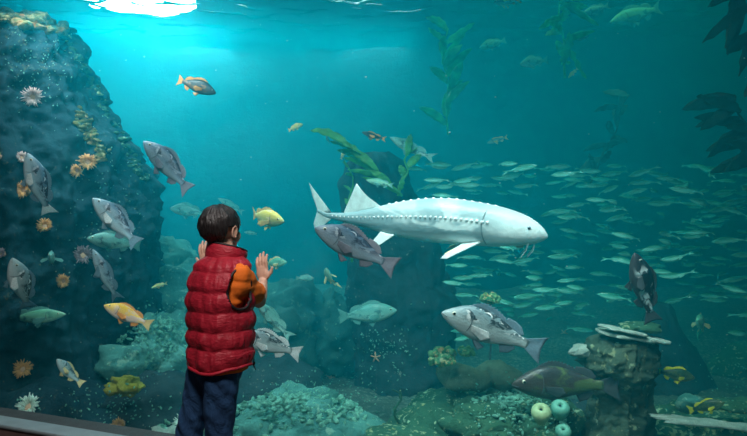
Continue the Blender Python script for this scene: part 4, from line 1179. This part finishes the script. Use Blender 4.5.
# vest
SEAMS = [.612, .685, .755, .83, .91, .985, 1.045]
VT = [(.60, .137, .112, .000), (.66, .137, .114, .004), (.75, .139, .115, .006), (.85, .139, .115, .004), (.93, .140, .108, .002), (.98, .135, .098, .006), (1.01, .120, .088, .012), (1.035, .092, .076, .020), (1.055, .074, .068, .028)]
def vest_pt(u, z, lift=0.0):
    a, b, cf = lerp_tab(VT, z)
    for s0, s1 in zip(SEAMS, SEAMS[1:]):
        if s0 <= z <= s1: k = (z - s0) / (s1 - s0); break
    else: k = 0
    sk = abs(sin(pi * k))
    puff = sk ** .8 * .0085
    d = V((cos(u), sin(u), 0))
    wr = .008 * noise.noise(V((u * 3.5, z * 8, 3))) + .004 * noise.noise(V((u * 12, z * 14, 8))) + .005 * noise.noise(V((u * 22, z * 5, 8))) * (1 - abs(2 * k - 1))
    r = puff + wr * (.3 + sk) + lift; e = .88
    zz = z + .010 * sin(u * 2 + 1) * (1 if z < .66 else 0) + .007 * noise.noise(V((u * 1.6, z * 3, 5)))
    return RT @ V((math.copysign(abs(d.x) ** e, d.x) * (a + r), math.copysign(abs(d.y) ** e, d.y) * (b + r) + cf, zz))
def vest():
    nz, nu = 110, 150; vs = []; uz = []; fs = []
    for j in range(nz + 1):
        z = .602 + (1.052 - .602) * j / nz
        for i in range(nu):
            u = 2 * pi * i / nu; vs.append(vest_pt(u, z)); uz.append((u, z))
    holes = [(.02, .922, .43, .078), (pi - .02, .922, .43, .078)]
    def inside(u, z):
        for cu, cz, du, dz in holes:
            w_ = (u - cu + pi) % (2 * pi) - pi
            if (w_ / du) ** 2 + ((z - cz) / dz) ** 2 < 1: return True
        return False
    for j in range(nz):
        for i in range(nu):
            k = (i + 1) % nu; q = (j * nu + i, j * nu + k, (j + 1) * nu + k, (j + 1) * nu + i)
            if not any(inside(*uz[x]) for x in q): fs.append(q)
    o = link('vest', mesh('vest', vs, fs), m_vest, boy)
    s = o.modifiers.new('s', 'SOLIDIFY'); s.thickness = .010; s.offset = -1
    rings = []
    for j, (z, a, b, cf, e_) in enumerate(((1.030, .083, .076, .022, 0), (1.042, .086, .079, .026, .0), (1.055, .088, .081, .03, .0), (1.070, .087, .080, .035, .0), (1.078, .084, .078, .036, 0), (1.078, .076, .070, .036, 0), (1.05, .074, .068, .03, 0), (1.028, .07, .064, .02, 0))):
        rings.append([RT @ V((cos(2 * pi * i / 60) * (a + .004 * noise.noise(V((i * .4, z * 20, 0)))), sin(2 * pi * i / 60) * b + cf, z - .022 * (sin(2 * pi * i / 60)) * (1 if z > 1.05 else .4))) for i in range(60)])
    MB().loft(rings, cap=False).build('collar', m_vest, o)
    mb = MB(); mb.tube([RT @ V((cos(2 * pi * i / 60) * .081, sin(2 * pi * i / 60) * .075 + .036, 1.080 - .022 * sin(2 * pi * i / 60))) for i in range(61)], .0046, 8); mb.build('collar_piping', m_black, o)
    mb = MB(); mb.tube([vest_pt(2 * pi * i / 90, .606, .001) for i in range(91)], .0065, 8); mb.build('hem_band', m_vest, o)
    for cu, cz, du, dz in holes:
        mb = MB(); mb.tube([vest_pt(cu + du * 1.03 * cos(t), cz + dz * 1.03 * sin(t), -.001) for t in [2 * pi * k / 48 for k in range(49)]], .0058, 8)
        mb.build('armhole_piping', m_black, o)
    p = vest_pt(1.05, .61, .006)
    mb = MB(); mb.tube([p + V((0, 0, .03)), p + V((.006, -.004, .012)), p + V((.004, 0, -.012)), p + V((.012, 0, -.03))], .0028, 6); mb.ell(p + V((.004, 0, -.004)), (.007, .007, .010)); mb.build('drawcord', m_black, o)
    return o
vest()
# shirt: torso, hem and short sleeves
mb = MB()
mb.ell(V((0, 0, .90)) + fwd * .005, (.126, .092, .125), RT); mb.ell(V((0, 0, .76)), (.116, .09, .15), RT)
mb.loft([[RT @ V((cos(2 * pi * i / 40) * a, sin(2 * pi * i / 40) * b, z)) for i in range(40)] for z, a, b in ((.588, .124, .105), (.60, .124, .104), (.70, .118, .095))])
for sh, el, s_ in ((shR, elR, 1), (shL, elL, -1)):
    a = sh + V((0, 0, -.035)) - rgt * s_ * .018; b = sh.lerp(el, .74)
    mb.cap(sh - rgt * s_ * .004 + V((0, 0, -.008)), b, .049, .047, 18); mb.cap(a + V((0, 0, -.02)), b + V((0, 0, .006)), .058, .050, 18)
remesh(mb, 'shirt', .0045, m_shirt, boy, 6, disp=lambda p: .004 * noise.noise(p * 22) + .003 * noise.noise(V((p.x * 12, p.y * 12, p.z * 40))))
# jeans
mb = MB()
mb.ell(V((-.008, 0, .60)), (.118, .098, .10), RT)
for a_, b_, c_ in ((hipR, knR, anR), (hipL, knL, anL)):
    mb.cap(a_, a_.lerp(b_, .5), .072, .064, 20); mb.cap(a_.lerp(b_, .5), b_, .064, .056, 20); mb.cap(b_, c_ + V((0, 0, .01)), .056, .054, 20)
jn = remesh(mb, 'jeans', .006, m_jean, boy, 8, disp=lambda p: .007 * noise.noise(V((p.x * 11, p.y * 11, p.z * 16 + p.x * 20))) + .003 * noise.noise(p * 32))
for c_ in (anR, anL):
    mb = MB(); q = V((c_.x, c_.y, 0))
    mb.ell(q + V((0, 0, .045)), (.038, .045, .042), RT); mb.ell(q + fwd * .07 + V((0, 0, .032)), (.042, .075, .030), RT); mb.ell(q + fwd * .04 + V((0, 0, .02)), (.04, .11, .018), RT)
    remesh(mb, 'shoe', .005, m_shoe, boy, 4)

# ------------------------------------------------------------------ render look
SC.view_settings.view_transform = 'Standard'; SC.view_settings.look = 'None'
SC.view_settings.gamma = 1; SC.view_settings.exposure = 0
SC.view_settings.use_curve_mapping = False
SC.cycles.volume_bounces = 2
